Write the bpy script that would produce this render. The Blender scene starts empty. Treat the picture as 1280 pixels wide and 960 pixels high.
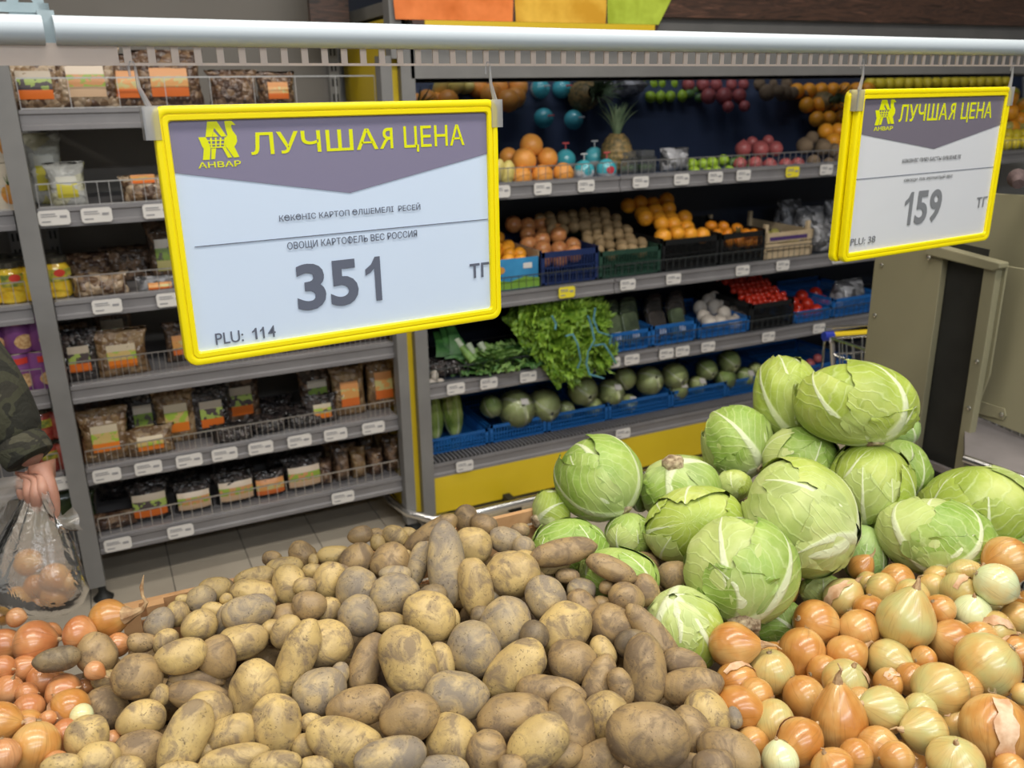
import bpy, bmesh, math, random
import numpy as np
from mathutils import Vector, Matrix
R = math.radians
SC = bpy.context.scene
COL = SC.collection
rnd = random.Random(7)

# ------------------------------------------------------------------ camera
FPX = 1086.0
PITCH, YAW, ROLL = R(18.498), R(25.498), R(-.952)
CAM = np.array([0, 0, 1.55])
_f = np.array([math.sin(YAW), math.cos(YAW), 0.]); _r = np.array([math.cos(YAW), -math.sin(YAW), 0.]); _u = np.array([0, 0, 1.])
FW = math.cos(PITCH)*_f - math.sin(PITCH)*_u
_uu = math.cos(PITCH)*_u + math.sin(PITCH)*_f
RT = math.cos(ROLL)*_r + math.sin(ROLL)*_uu
UP = -math.sin(ROLL)*_r + math.cos(ROLL)*_uu
cam = bpy.data.cameras.new('camera'); co = bpy.data.objects.new('camera', cam); COL.objects.link(co)
co.matrix_world = Matrix(((RT[0], UP[0], -FW[0], CAM[0]), (RT[1], UP[1], -FW[1], CAM[1]), (RT[2], UP[2], -FW[2], CAM[2]), (0, 0, 0, 1)))
cam.sensor_fit = 'HORIZONTAL'; cam.sensor_width = 36; cam.lens = 36*FPX/1280; cam.clip_start = .02
cam.dof.use_dof = True; cam.dof.focus_distance = 1.15; cam.dof.aperture_fstop = 6.5
SC.camera = co

# ------------------------------------------------------------------ world, lights, exposure
W = bpy.data.worlds.new('world'); SC.world = W; W.use_nodes = True
W.node_tree.nodes['Background'].inputs[0].default_value = (.80, .88, 1, 1)
W.node_tree.nodes['Background'].inputs[1].default_value = .05
SC.view_settings.view_transform = 'Standard'; SC.view_settings.look = 'None'
SC.view_settings.exposure = 0.42; SC.view_settings.gamma = 1; SC.view_settings.use_curve_mapping = False
def area(name, loc, sx, sy, power, col=(1, .95, .87), rot=(0, 0, 0)):
    l = bpy.data.lights.new(name, 'AREA'); l.shape = 'RECTANGLE'; l.size = sx; l.size_y = sy; l.energy = power; l.color = col
    o = bpy.data.objects.new(name, l); o.location = loc; o.rotation_euler = rot; COL.objects.link(o); return o
area('ceiling_lamp_row', (.7, .55, 3.1), 3.4, .22, 50)
area('ceiling_lamp_row', (.6, -.9, 3.1), 3.4, .25, 34, (.93, .96, 1))
area('ceiling_lamp_row', (.6, -2.3, 3.0), 3.6, .35, 70, (.86, .93, 1))
area('ceiling_lamp_row', (1.2, 2.0, 3.3), 5.0, .2, 27)
area('ceiling_lamp_row', (-2.6, .8, 3.1), .25, 3., 14)

def ray(x, y): return FW + (x-640)/FPX*RT - (y-480)/FPX*UP
def onY(x, y, Y): d = ray(x, y); return Vector(CAM + d*(Y/d[1]))
def onZ(x, y, Z): d = ray(x, y); return Vector(CAM + d*((Z-1.55)/d[2]))
def atD(x, y, t): return Vector(CAM + ray(x, y)*t)
def camdir(dx, dy, dn): # screen right, screen down, towards viewer
    v = Vector(RT*dx - UP*dy - FW*dn); v.normalize(); return v

# ------------------------------------------------------------------ helpers
def prop(o, label=None, cat=None, group=None, kind=None):
    if label: o['label'] = label
    if cat: o['category'] = cat
    if group: o['group'] = group
    if kind: o['kind'] = kind
    return o
def empty(name, loc=(0, 0, 0), label=None, cat=None, group=None, rot=None):
    o = bpy.data.objects.new(name, None); o.location = loc; o.empty_display_size = .02
    if rot is not None: o.rotation_euler = rot
    COL.objects.link(o); return prop(o, label, cat, group)
def link(name, me, mat=None, parent=None, loc=(0, 0, 0)):
    o = bpy.data.objects.new(name, me); o.location = loc; COL.objects.link(o)
    if mat is not None and not me.materials: me.materials.append(mat)
    if parent is not None: o.parent = parent
    return o
def mk(name, V, F, mat=None, smooth=True, uv=None):
    me = bpy.data.meshes.new(name)
    me.from_pydata(V.tolist() if isinstance(V, np.ndarray) else V, [], F.tolist() if isinstance(F, np.ndarray) else F)
    if smooth: me.polygons.foreach_set('use_smooth', np.ones(len(me.polygons), bool))
    if uv is not None:
        ul = me.uv_layers.new(name='UVMap'); idx = np.empty(len(me.loops), np.int32); me.loops.foreach_get('vertex_index', idx)
        ul.data.foreach_set('uv', np.asarray(uv, np.float32)[idx].ravel())
    if mat is not None: me.materials.append(mat)
    me.update(); return me
class MB:
    def __init__(s): s.V = []; s.F = []
    def add(s, V, F):
        n = len(s.V); s.V += [tuple(v) for v in V]; s.F += [tuple(i+n for i in f) for f in F]; return s
    def box(s, a, b, M=None):
        x0, y0, z0 = a; x1, y1, z1 = b
        V = [Vector(p) for p in ((x0, y0, z0), (x1, y0, z0), (x1, y1, z0), (x0, y1, z0), (x0, y0, z1), (x1, y0, z1), (x1, y1, z1), (x0, y1, z1))]
        if M: V = [M @ v for v in V]
        return s.add(V, ((3, 2, 1, 0), (4, 5, 6, 7), (0, 1, 5, 4), (1, 2, 6, 5), (2, 3, 7, 6), (3, 0, 4, 7)))
    def tube(s, pts, r, n=8, cap=True):
        pts = [Vector(p) for p in pts]; rs = r if isinstance(r, (list, tuple)) else [r]*len(pts)
        V = []; F = []; prev = None
        for i, p in enumerate(pts):
            t = (pts[min(i+1, len(pts)-1)] - pts[max(i-1, 0)]).normalized()
            if prev is None: a = t.orthogonal().normalized()
            else: a = (prev - t*prev.dot(t)).normalized()
            prev = a; b = t.cross(a)
            for k in range(n):
                an = 2*math.pi*k/n; V.append(p + (a*math.cos(an) + b*math.sin(an))*rs[i])
        for i in range(len(pts)-1):
            for k in range(n): F.append((i*n+k, i*n+(k+1) % n, (i+1)*n+(k+1) % n, (i+1)*n+k))
        if cap: F.append(tuple(range(n))[::-1]); F.append(tuple((len(pts)-1)*n+k for k in range(n)))
        return s.add(V, F)
    def lathe(s, prof, n=20, M=None):
        V = []; F = []
        for (r, z) in prof:
            for k in range(n): an = 2*math.pi*k/n; V.append(Vector((r*math.cos(an), r*math.sin(an), z)))
        for i in range(len(prof)-1):
            for k in range(n): F.append((i*n+k, i*n+(k+1) % n, (i+1)*n+(k+1) % n, (i+1)*n+k))
        F.append(tuple(range(n))[::-1]); F.append(tuple((len(prof)-1)*n+k for k in range(n)))
        if M: V = [M @ v for v in V]
        return s.add(V, F)
    def prism(s, poly, y0, y1, M=None): # polygon in xz extruded along y
        n = len(poly); V = [Vector((x, y0, z)) for x, z in poly] + [Vector((x, y1, z)) for x, z in poly]
        if M: V = [M @ v for v in V]
        F = [tuple(range(n)), tuple(range(2*n-1, n-1, -1))] + [(i, n+i, n+(i+1) % n, (i+1) % n) for i in range(n)]
        return s.add(V, F)
    def mesh(s, name, mat, smooth=False):
        me = mk(name, [tuple(v) for v in s.V], s.F, mat, smooth)
        if smooth:
            try: me.set_sharp_from_angle(angle=R(35))
            except Exception: pass
        return me
    def obj(s, name, mat, parent=None, loc=(0, 0, 0), smooth=False): return link(name, s.mesh(name, mat, smooth), None, parent, loc)
def bevel(o, w=.003, seg=2):
    m = o.modifiers.new('bevel', 'BEVEL'); m.width = w; m.segments = seg; m.limit_method = 'ANGLE'; return o

def ico(n):
    bm = bmesh.new(); bmesh.ops.create_icosphere(bm, subdivisions=n, radius=1)
    V = np.array([v.co[:] for v in bm.verts]); F = np.array([[v.index for v in f.verts] for f in bm.faces]); bm.free(); return V, F
ICO = {k: ico(k) for k in (2, 3, 4)}
def lump(V, rs, amp, freq, octs=3):
    d = np.zeros(len(V))
    for o in range(octs):
        for _ in range(4):
            k = rs.normal(size=3)*freq*(1.9**o); d += np.sin(V @ k + rs.uniform(0, 6.28))*amp/(2.2**o)/4
    return d

# ------------------------------------------------------------------ materials
def mat(name, col=(.5, .5, .5), rough=.5, metal=0, **kw):
    m = bpy.data.materials.new(name); m.use_nodes = True; b = m.node_tree.nodes['Principled BSDF']
    b.inputs['Base Color'].default_value = (*col, 1); b.inputs['Roughness'].default_value = rough; b.inputs['Metallic'].default_value = metal
    for k, v in kw.items(): b.inputs[k.replace('_', ' ')].default_value = v
    return m
class G:
    """node graph shorthand"""
    def __init__(s, m): s.m = m; s.t = m.node_tree; s.N = s.t.nodes; s.L = s.t.links; s.b = s.N.get('Principled BSDF')
    def n(s, ty, **kw):
        x = s.N.new(ty)
        for k, v in kw.items(): setattr(x, k, v)
        return x
    def set(s, sock, v):
        if hasattr(v, 'is_output') or hasattr(v, 'links') and not isinstance(v, (tuple, float)): s.L.new(v, sock)
        else: sock.default_value = v
    def math(s, op, a, b=0., c=None):
        x = s.n('ShaderNodeMath', operation=op); s.set(x.inputs[0], a); s.set(x.inputs[1], b)
        if c is not None: s.set(x.inputs[2], c)
        return x.outputs[0]
    def coords(s, kind='Object', rand=True, scale=(1, 1, 1)):
        tc = s.n('ShaderNodeTexCoord'); v = tc.outputs[kind]
        if rand:
            oi = s.n('ShaderNodeObjectInfo'); a = s.n('ShaderNodeVectorMath', operation='SCALE'); a.inputs[0].default_value = (3.1, 5.7, 9.3)
            s.L.new(oi.outputs['Random'], a.inputs['Scale']); b = s.n('ShaderNodeVectorMath', operation='ADD'); s.L.new(v, b.inputs[0]); s.L.new(a.outputs[0], b.inputs[1]); v = b.outputs[0]
        if scale != (1, 1, 1):
            mp = s.n('ShaderNodeMapping'); mp.inputs['Scale'].default_value = scale; s.L.new(v, mp.inputs[0]); v = mp.outputs[0]
        return v
    def noise(s, v, sc, det=3, rough=.55, dist=0):
        x = s.n('ShaderNodeTexNoise'); s.L.new(v, x.inputs['Vector']); x.inputs['Scale'].default_value = sc; x.inputs['Detail'].default_value = det
        x.inputs['Roughness'].default_value = rough; x.inputs['Distortion'].default_value = dist; return x.outputs['Fac']
    def ramp(s, f, stops, interp='LINEAR'):
        x = s.n('ShaderNodeValToRGB'); s.L.new(f, x.inputs[0]); e = x.color_ramp.elements; x.color_ramp.interpolation = interp
        for i, (p, c) in enumerate(stops):
            if i > 1: e.new(p)
            e[i].position = p
            e[i].color = (*c, 1) if isinstance(c, tuple) else (c, c, c, 1)
        return x.outputs[0]
    def mix(s, f, a, b, mode='MIX'):
        x = s.n('ShaderNodeMix', data_type='RGBA', blend_type=mode); s.set(x.inputs[0], f)
        for i, c in ((6, a), (7, b)):
            if isinstance(c, tuple): x.inputs[i].default_value = (*c, 1)
            else: s.L.new(c, x.inputs[i])
        return x.outputs[2]
    def bump(s, h, st=.3, d=.002):
        x = s.n('ShaderNodeBump'); x.inputs['Strength'].default_value = st; x.inputs['Distance'].default_value = d; s.L.new(h, x.inputs['Height']); s.L.new(x.outputs[0], s.b.inputs['Normal'])
    def col(s, c): s.L.new(c, s.b.inputs['Base Color'])
def noisy(name, c1, c2, sc=20, rough=.5, metal=0, bump=0, lo=.35, hi=.65, det=3, **kw):
    m = mat(name, c1, rough, metal, **kw); g = G(m); v = g.coords(); f = g.noise(v, sc, det); g.col(g.ramp(f, ((lo, c1), (hi, c2))))
    if bump: g.bump(f, bump)
    return m
def clearmat(name, tint=(.9, .92, .95), op=.25, rough=.08, bump=0, sc=40):
    """thin clear plastic: partly transparent, partly milky, glossy"""
    m = bpy.data.materials.new(name); m.use_nodes = True; t = m.node_tree; t.nodes.clear(); g = G(m)
    out = g.n('ShaderNodeOutputMaterial'); tr = g.n('ShaderNodeBsdfTransparent'); tr.inputs[0].default_value = (.97, .97, .97, 1)
    df = g.n('ShaderNodeBsdfTranslucent'); df.inputs[0].default_value = (*tint, 1); d2 = g.n('ShaderNodeBsdfDiffuse'); d2.inputs[0].default_value = (*tint, 1)
    m0 = g.n('ShaderNodeMixShader'); g.L.new(df.outputs[0], m0.inputs[1]); g.L.new(d2.outputs[0], m0.inputs[2])
    m1 = g.n('ShaderNodeMixShader'); m1.inputs[0].default_value = op; g.L.new(tr.outputs[0], m1.inputs[1]); g.L.new(m0.outputs[0], m1.inputs[2])
    gl = g.n('ShaderNodeBsdfGlossy'); gl.inputs['Roughness'].default_value = rough; fr = g.n('ShaderNodeFresnel'); fr.inputs[0].default_value = 1.5
    m2 = g.n('ShaderNodeMixShader'); g.L.new(fr.outputs[0], m2.inputs[0]); g.L.new(m1.outputs[0], m2.inputs[1]); g.L.new(gl.outputs[0], m2.inputs[2])
    if bump:
        f = g.noise(g.coords(), sc, 2, .5, 1.5); b = g.n('ShaderNodeBump'); b.inputs['Strength'].default_value = bump; b.inputs['Distance'].default_value = .01
        g.L.new(f, b.inputs['Height']); g.L.new(b.outputs[0], gl.inputs['Normal']); g.L.new(b.outputs[0], fr.inputs['Normal'])
    g.L.new(m2.outputs[0], out.inputs[0]); return m

def potato_mat(name, ca, cb, dirt, amt):
    m = mat(name, ca, .55); m.node_tree.nodes['Principled BSDF'].inputs['Specular IOR Level'].default_value = .42
    g = G(m); v = g.coords()
    base = g.ramp(g.noise(v, 26, 4, .6), ((.33, cb), (.62, ca)))
    dm = g.ramp(g.noise(v, 34, 5, .68, .8), ((.52-amt, 0.), (.64-amt*.5, 1.)))
    c = g.mix(g.math('MULTIPLY', dm, .8), base, dirt)
    sp = g.ramp(g.noise(v, 330, 2, .5), ((.60, 0.), (.68, 1.)))
    spm = g.ramp(g.noise(v, 45, 2), ((.42, 0.), (.6, 1.)))
    c = g.mix(g.math('MULTIPLY', g.math('MULTIPLY', sp, spm), .65), c, (.07, .045, .025))
    g.col(c); g.L.new(g.ramp(dm, ((0, .42), (1, .72))), g.b.inputs['Roughness'])
    g.bump(g.math('ADD', g.noise(v, 90, 4, .6), g.math('MULTIPLY', sp, -.3)), .35, .002); return m
POT = {'y': potato_mat('potato_yellow', (.56, .40, .155), (.40, .28, .115), (.19, .135, .085), .045),
       'b': potato_mat('potato_brown', (.38, .255, .11), (.27, .18, .085), (.145, .10, .062), .07),
       'g': potato_mat('potato_grey', (.48, .35, .16), (.31, .24, .14), (.185, .152, .122), .13),
       'd': potato_mat('potato_dark', (.25, .18, .09), (.16, .115, .065), (.10, .075, .05), .10)}
def onion_mat(name, ca, cb, cc, rough=.3):
    m = mat(name, ca, rough, Coat_Weight=.35, Coat_Roughness=.15); g = G(m); tc = g.n('ShaderNodeTexCoord')
    sx = g.n('ShaderNodeSeparateXYZ'); g.L.new(tc.outputs['Object'], sx.inputs[0])
    an = g.math('ARCTAN2', sx.outputs[1], sx.outputs[0]); oi = g.n('ShaderNodeObjectInfo')
    cx = g.n('ShaderNodeCombineXYZ'); g.L.new(g.math('MULTIPLY', g.math('COSINE', an), 3.), cx.inputs[0]); g.L.new(g.math('MULTIPLY', g.math('SINE', an), 3.), cx.inputs[1])
    g.L.new(g.math('ADD', g.math('MULTIPLY', sx.outputs[2], 6.), g.math('MULTIPLY', oi.outputs['Random'], 40.)), cx.inputs[2])
    st = g.noise(cx.outputs[0], 3.6, 3, .65)
    v = g.coords(); big = g.noise(v, 22, 3, .5)
    c = g.ramp(big, ((.36, ca), (.50, cb), (.66, cc)))
    c = g.mix(g.ramp(st, ((.53, 0.), (.66, .36))), c, tuple(x*.5 for x in ca))
    g.col(c); g.bump(st, .12, .001); return m
ONI = {'o': onion_mat('onion_orange', (.46, .18, .035), (.55, .26, .065), (.60, .36, .12)),
       'g': onion_mat('onion_golden', (.58, .34, .10), (.56, .41, .14), (.50, .46, .18)),
       'w': onion_mat('onion_pale', (.70, .60, .28), (.66, .68, .38), (.60, .66, .34), .25),
       'r': onion_mat('onion_reddish', (.46, .165, .055), (.54, .235, .085), (.60, .33, .16))}
M_neck = noisy('onion_neck', (.30, .16, .07), (.55, .38, .20), 90, .8, bump=.3)
M_root = noisy('onion_root', (.22, .15, .08), (.45, .34, .20), 200, .9, bump=.4)
M_skin = noisy('onion_loose_skin', (.50, .27, .13), (.70, .48, .30), 60, .5)

def cabbage_mat(name, g1, g2, g3, vein=(.54, .61, .27)):
    m = mat(name, g1, .42); m.node_tree.nodes['Principled BSDF'].inputs['Specular IOR Level'].default_value = .35
    g = G(m); uv = g.n('ShaderNodeUVMap'); s = g.n('ShaderNodeSeparateXYZ'); g.L.new(uv.outputs[0], s.inputs[0])
    v = g.coords(); w = g.noise(v, 16, 4, .55); ab = g.math('ABSOLUTE', g.math('ADD', s.outputs[0], g.math('MULTIPLY', g.math('SUBTRACT', w, .5), .10)))
    V = s.outputs[1]
    # midrib, narrowing away from the stem
    hw = g.math('MULTIPLY', g.math('POWER', g.math('SUBTRACT', 1.03, V), 1.5), .15)
    mid = g.ramp(g.math('DIVIDE', ab, g.math('ADD', hw, .012)), ((.55, 1.), (1., 0.)))
    # side veins forking off the rib
    q = g.math('ADD', g.math('MULTIPLY', g.math('SUBTRACT', V, g.math('MULTIPLY', ab, .55)), 7.), g.math('MULTIPLY', w, 2.4))
    q = g.math('ADD', q, g.math('MULTIPLY', g.math('SIGN', s.outputs[0]), .27))
    fr = g.math('ABSOLUTE', g.math('SUBTRACT', g.math('FRACT', q), .5))
    side = g.ramp(g.math('ADD', fr, g.math('MULTIPLY', ab, .035)), ((.02, 1.), (.15, 0.)))
    # fine net
    vo = g.n('ShaderNodeTexVoronoi', feature='DISTANCE_TO_EDGE'); vo.inputs['Scale'].default_value = 60; g.L.new(v, vo.inputs['Vector'])
    net = g.ramp(vo.outputs['Distance'], ((.0, 1.), (.09, 0.)))
    base = g.ramp(g.noise(v, 12, 4, .6), ((.30, g1), (.5, g2), (.68, g3)))
    # the leaf pales round its base and rib
    pale = g.math('MULTIPLY', g.math('SUBTRACT', 1., g.ramp(V, ((.05, 0.), (.42, 1.)))), .55)
    c = g.mix(pale, base, vein)
    c = g.mix(g.math('MULTIPLY', net, .15), c, vein)
    c = g.mix(g.ramp(g.noise(v, 7, 2, .5), ((.52, 0.), (.66, .55))), c, tuple(x*.72 for x in g1))
    c = g.mix(g.math('MULTIPLY', side, .42), c, vein)
    c = g.mix(g.math('MULTIPLY', mid, .85), c, (.68, .71, .46))
    sp = g.ramp(g.noise(v, 60, 4, .7), ((.66, 0.), (.73, 1.)))
    c = g.mix(g.math('MULTIPLY', sp, .35), c, (.30, .24, .09))
    g.col(c); h = g.math('ADD', g.math('MULTIPLY', side, .6), g.math('ADD', mid, g.math('MULTIPLY', g.noise(v, 45, 3), .8)))
    g.bump(h, .30, .003); return m
CAB = {'g': cabbage_mat('cabbage_green', (.18, .31, .04), (.29, .41, .075), (.40, .49, .13)),
       'y': cabbage_mat('cabbage_yellow', (.28, .37, .04), (.37, .45, .07), (.48, .53, .14)),
       'p': cabbage_mat('cabbage_pale', (.36, .46, .10), (.47, .54, .17), (.56, .60, .25)),
       'd': cabbage_mat('cabbage_dark', (.20, .34, .08), (.28, .42, .11), (.36, .48, .16), (.5, .58, .3))}
M_stem = noisy('cabbage_stem', (.16, .10, .05), (.52, .42, .26), 110, .85, bump=.8, det=5)

M_grey = noisy('shelf_grey', (.23, .22, .225), (.27, .26, .265), 8, .42, .2)
M_post = noisy('post_grey', (.20, .195, .19), (.235, .23, .222), 6, .5, .1)
M_back = noisy('back_panel_grey', (.17, .155, .135), (.19, .172, .15), 3, .6)
M_dark = mat('slot_dark', (.015, .015, .015), .8)
M_black = noisy('matte_black', (.012, .012, .01), (.02, .02, .017), 10, .6)
M_wire = mat('wire_chrome', (.62, .60, .58), .3, .85)
M_chrome = mat('chrome', (.75, .74, .72), .18, 1)
M_yellow = noisy('case_yellow', (.70, .50, .015), (.74, .54, .02), 4, .35)
M_yframe = mat('frame_yellow', (.90, .74, .0), .32)
M_tag = mat('tag_white', (.72, .69, .65), .5); M_tagy = mat('tag_yellow', (.85, .72, .04), .5); M_ink = mat('tag_print', (.30, .29, .30), .7)
M_navy = mat('case_navy', (.012, .018, .035), .5); M_liner = noisy('liner_navy', (.035, .055, .11), (.045, .065, .125), 4, .6)
M_wood = noisy('crate_wood', (.52, .27, .11), (.64, .37, .17), 18, .7, bump=.3)
M_wood2 = noisy('pale_crate_wood', (.50, .38, .23), (.60, .47, .30), 20, .7, bump=.2)
M_clear = clearmat('clear_plastic', (.85, .86, .9), .22, .1)
M_film = clearmat('clear_film', (.75, .75, .75), .12, .08, .7, 30)

# ------------------------------------------------------------------ room
YS = 2.83                                  # front of the wall shelving
def struct(o): o['kind'] = 'structure'; return o
M_tile = noisy('floor_tile_beige', (.44, .38, .30), (.50, .44, .35), 5, .38, bump=.03); M_grout = mat('grout', (.10, .09, .08), .9)
floor = struct(MB().box((-4, -3.5, -.05), (6.5, 3.45, -.004)).obj('floor', M_grout))
me = MB().box((.0015, .0015, -.006), (.2535, .2535, 0)).mesh('floor_tile', M_tile)
for i in range(-3, 15):
    for j in range(-5, 3): link('floor_tile', me, None, floor, (-.187+i*.255, 2.68+j*.255, 0))
M_wall = noisy('wall_paint', (.42, .41, .39), (.45, .44, .42), 2, .8)
struct(MB().box((-4, 3.42, 0), (6.5, 3.5, 3.6)).obj('wall_back', M_wall))
struct(MB().box((-4.1, -3.5, 0), (-4, 3.5, 3.6)).obj('wall_left', M_wall))
struct(MB().box((6.5, -3.5, 0), (6.6, 3.5, 3.6)).obj('wall_right', M_wall))
struct(MB().box((-4, -3.6, 0), (6.5, -3.5, 3.6)).obj('wall_front', M_wall))
struct(MB().box((-4, -3.5, 3.6), (6.5, 3.5, 3.7)).obj('ceiling', mat('ceiling_white', (.62, .62, .61), .9)))

# ------------------------------------------------------------------ shelving
def tag_obj(parent, x, z, y=YS, w=.082, h=.042, yellow=False):
    c = .006; P = [(-w/2+c, -h/2), (w/2-c, -h/2), (w/2, -h/2+c), (w/2, h/2-c), (w/2-c, h/2), (-w/2+c, h/2), (-w/2, h/2-c), (-w/2, -h/2+c)]
    o = MB().prism(P, -.003, 0).obj('price_tag', M_tagy if yellow else M_tag, parent, (x, y-.008, z))
    if yellow: o['label'] = 'yellow price tag'
    m = MB(); 
    for (a, b, c2, d) in ((-.40, .05, .22, .29), (-.40, .10, .08, .13), (-.40, -.12, -.28, -.20), (.18, .40, -.02, .14)): m.box((a*w, -.0042, c2*h), (b*w, -.003, d*h))
    m.obj('print', M_ink, o)
    return o
def fence(parent, x0, x1, z, h=.07, step=.031, y=YS+.012, rw=.0009, mt=None):
    m = MB(); m.box((x0, y-.0018, z+h-.0018), (x1, y+.0018, z+h+.0018)); m.box((x0, y-.001, z+.004), (x1, y+.001, z+.007))
    n = int((x1-x0)/step)
    for i in range(n+1):
        x = x0+(x1-x0)*i/n; m.box((x-rw, y-rw, z), (x+rw, y+rw, z+h))
    return m.obj('wire_fence', mt or M_wire, parent)
def shelf(parent, x0, x1, zb, depth=.46, lip=.055, name='shelf', surf=None):
    m = MB(); pr = [(0, zb), (0, zb+.012), (.006, zb+.016), (.006, zb+.04), (0, zb+.044), (0, zb+lip), (.012, zb+lip), (.03, zb+lip-.004), (depth, zb+lip-.004), (depth, zb+lip-.024), (.03, zb+lip-.024), (.012, zb)]
    V = [(x0, YS+a, b) for a, b in pr] + [(x1, YS+a, b) for a, b in pr]; n = len(pr)
    F = [tuple(range(n)), tuple(range(2*n-1, n-1, -1))] + [(i, n+i, n+(i+1) % n, (i+1) % n) for i in range(n)]
    return m.add(V, F).obj(name, surf or M_grey, parent)
ZL = [1.473, 1.205, .935, .672, .399, .155]     # lip bottoms of the dry-goods shelving
def gondola(x0, x1, label, tags, fences, leftpost=True):
    g = empty('shelving_unit', (0, 0, 0), label, 'shelving')
    MB().box((x0, 3.30, .08), (x1, 3.33, 2.5)).obj('back_panel', M_back, g)
    for i, z in enumerate(ZL):
        s = shelf(g, x0+.003, x1-.003, z)
        fence(s, x0+.01, x1-.01, z+.052, *fences.get(i, (.07, .031)))
    for i, x, y, in tags:
        P = onY(x, y, YS); tag_obj(g, P.x, ZL[i]+.029)
    return g
g2 = gondola(-.135, .895, 'grey shelving bay of dried fruit and nut packs, left of the yellow case', [(1, 69, 278), (1, 122, 275), (1, 198, 272), (2, 135, 389), (2, 214, 380), (4, 134, 595), (4, 186, 588), (4, 237, 580), (4, 281, 571), (4, 326, 563), (4, 374, 553), (4, 419, 545), (4, 466, 537), (5, 148, 683), (5, 226, 666), (5, 428, 621)],
             {0: (.085, .12), 3: (.075, .018), 4: (.06, .018)})
g1 = gondola(-1.25, -.189, 'grey shelving bay at the left edge with cartons, jars and purple cans', [(4, 76, 605)], {})
def post(parent, x0, x1, y0=YS-.035, foot=True, top=1.668, z0=.06):
    MB().box((x0, y0, z0), (x1, y0+.055, top)).obj('post', M_post, parent)
    if foot: MB().lathe([(.03, 0), (.032, .006), (.02, .018), (.012, .03), (.012, .07)], 16).obj('foot', M_black, parent, ((x0+x1)/2+.012, y0+.03, 0), True)
post(g2, -.186, -.134, top=1.672); post(g2, .893, .93, z0=.03)
# slotted rear uprights seen on the back panel
for g, xs in ((g2, (-.12, .87)), (g1, (-1.2, -.23))):
    for x in xs:
        MB().box((x-.018, 3.27, .1), (x+.018, 3.298, 2.5)).obj('rear_upright', M_post, g)
        m = MB()
        for k in range(44):
            z = .18+k*.052; m.box((x-.010, 3.2685, z), (x-.004, 3.27, z+.026)); m.box((x+.004, 3.2685, z), (x+.010, 3.27, z+.026))
        m.obj('slot', M_dark, g)['kind'] = 'stuff'
# ------------------------------------------------------------------ produce case
CX0, CX1 = .965, 4.7
case = empty('produce_case', (CX0, YS, 0), 'long refrigerated produce case with yellow base and dark mirrored interior', 'produce case')
def cm(o):
    o.parent = case; o.matrix_parent_inverse = Matrix.Translation(-case.location); return o
ZC = [1.193, .803, .493, .178]
cm(MB().box((.932, YS+.01, .03), (.964, 3.36, 1.78)).obj('end_panel', M_yellow))['label'] = 'yellow end panel'
cm(MB().box((CX0, YS-.02, .02), (1.012, YS+.04, 1.74)).obj('post', M_post))
cm(MB().box((CX0, 3.36, .1), (CX1, 3.39, 1.9)).obj('back_panel', M_navy))
for i, z in enumerate(ZC):
    edges = [1.012, 1.815, 3.3, CX1] if i == 0 else ([1.012, 1.80, 3.3, CX1] if i == 1 else [1.012, 2.02, 3.3, CX1])
    if i == 3: edges = [1.012, CX1]
    for a, b in zip(edges[:-1], edges[1:]):
        s = cm(shelf(None, a+.002, b-.002, z, .5, surf=M_grey))
        if i < 3: fence(s, a+.01, b-.01, z+.052, .055, .03, mt=mat('wire_dark', (.10, .11, .11), .4, .6) if i == 1 and a < 1.1 else bpy.data.materials.get('wire_dark') or M_wire)
    if i < 3: cm(MB().box((1.02, YS+.04, z+.0515), (CX1-.01, 3.30, z+.0535)).obj('shelf_liner', M_liner if i == 0 else M_navy))
for i, L in {0: [(625, 244), (677, 242), (731, 239), (799, 235), (850, 231), (892, 228), (927, 226), (988, 223), (1030, 221)], 1: [(707, 371), (783, 361), (840, 354), (926, 344), (976, 339), (1045, 330)], 2: [(569, 492), (610, 485), (659, 478), (722, 468), (764, 460), (788, 456), (831, 450), (851, 446), (883, 441), (958, 429), (1021, 419)], 3: [(580, 586), (777, 549)]}.items():
    for (x, y) in L:
        P = onY(x, y, YS); cm(tag_obj(None, P.x, ZC[i]+.03, w=.07, yellow=(x in (988, 707))))
cm(MB().box((1.012, YS, .03), (CX1, YS+.03, .178)).obj('base_panel', M_yellow))['label'] = 'yellow base panel'
# air grille on the lowest deck
m = MB()
for k in range(190):
    x = 1.03+k*.0165; m.box((x, YS+.012, .2335), (x+.006, YS+.082, .239))
cm(m.obj('air_grille', M_grey))['kind'] = 'stuff'; cm(MB().box((1.02, YS+.010, .2325), (4.2, YS+.085, .234)).obj('grille_slot', M_black))
# canopy with a tilted mirror under it
cm(MB().box((1.0, YS-.02, 1.60), (CX1, YS+.02, 1.80)).obj('canopy_front', M_post))
cm(MB().box((CX0, YS, 1.80), (CX1, 3.36, 1.84)).obj('canopy_top', M_post))
MIRA = R(40)
M_mirror = mat('mirror_tinted', (.50, .53, .60), .03, 1)
m0 = Vector((0, 3.285, 1.205)); L = .50
o = cm(MB().box((1.03, 0, 0), (CX1-.02, .008, L), Matrix.Translation(m0) @ Matrix.Rotation(MIRA, 4, 'X')).obj('mirror', M_mirror)); o['label'] = 'tilted dark mirror above the fruit'
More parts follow.
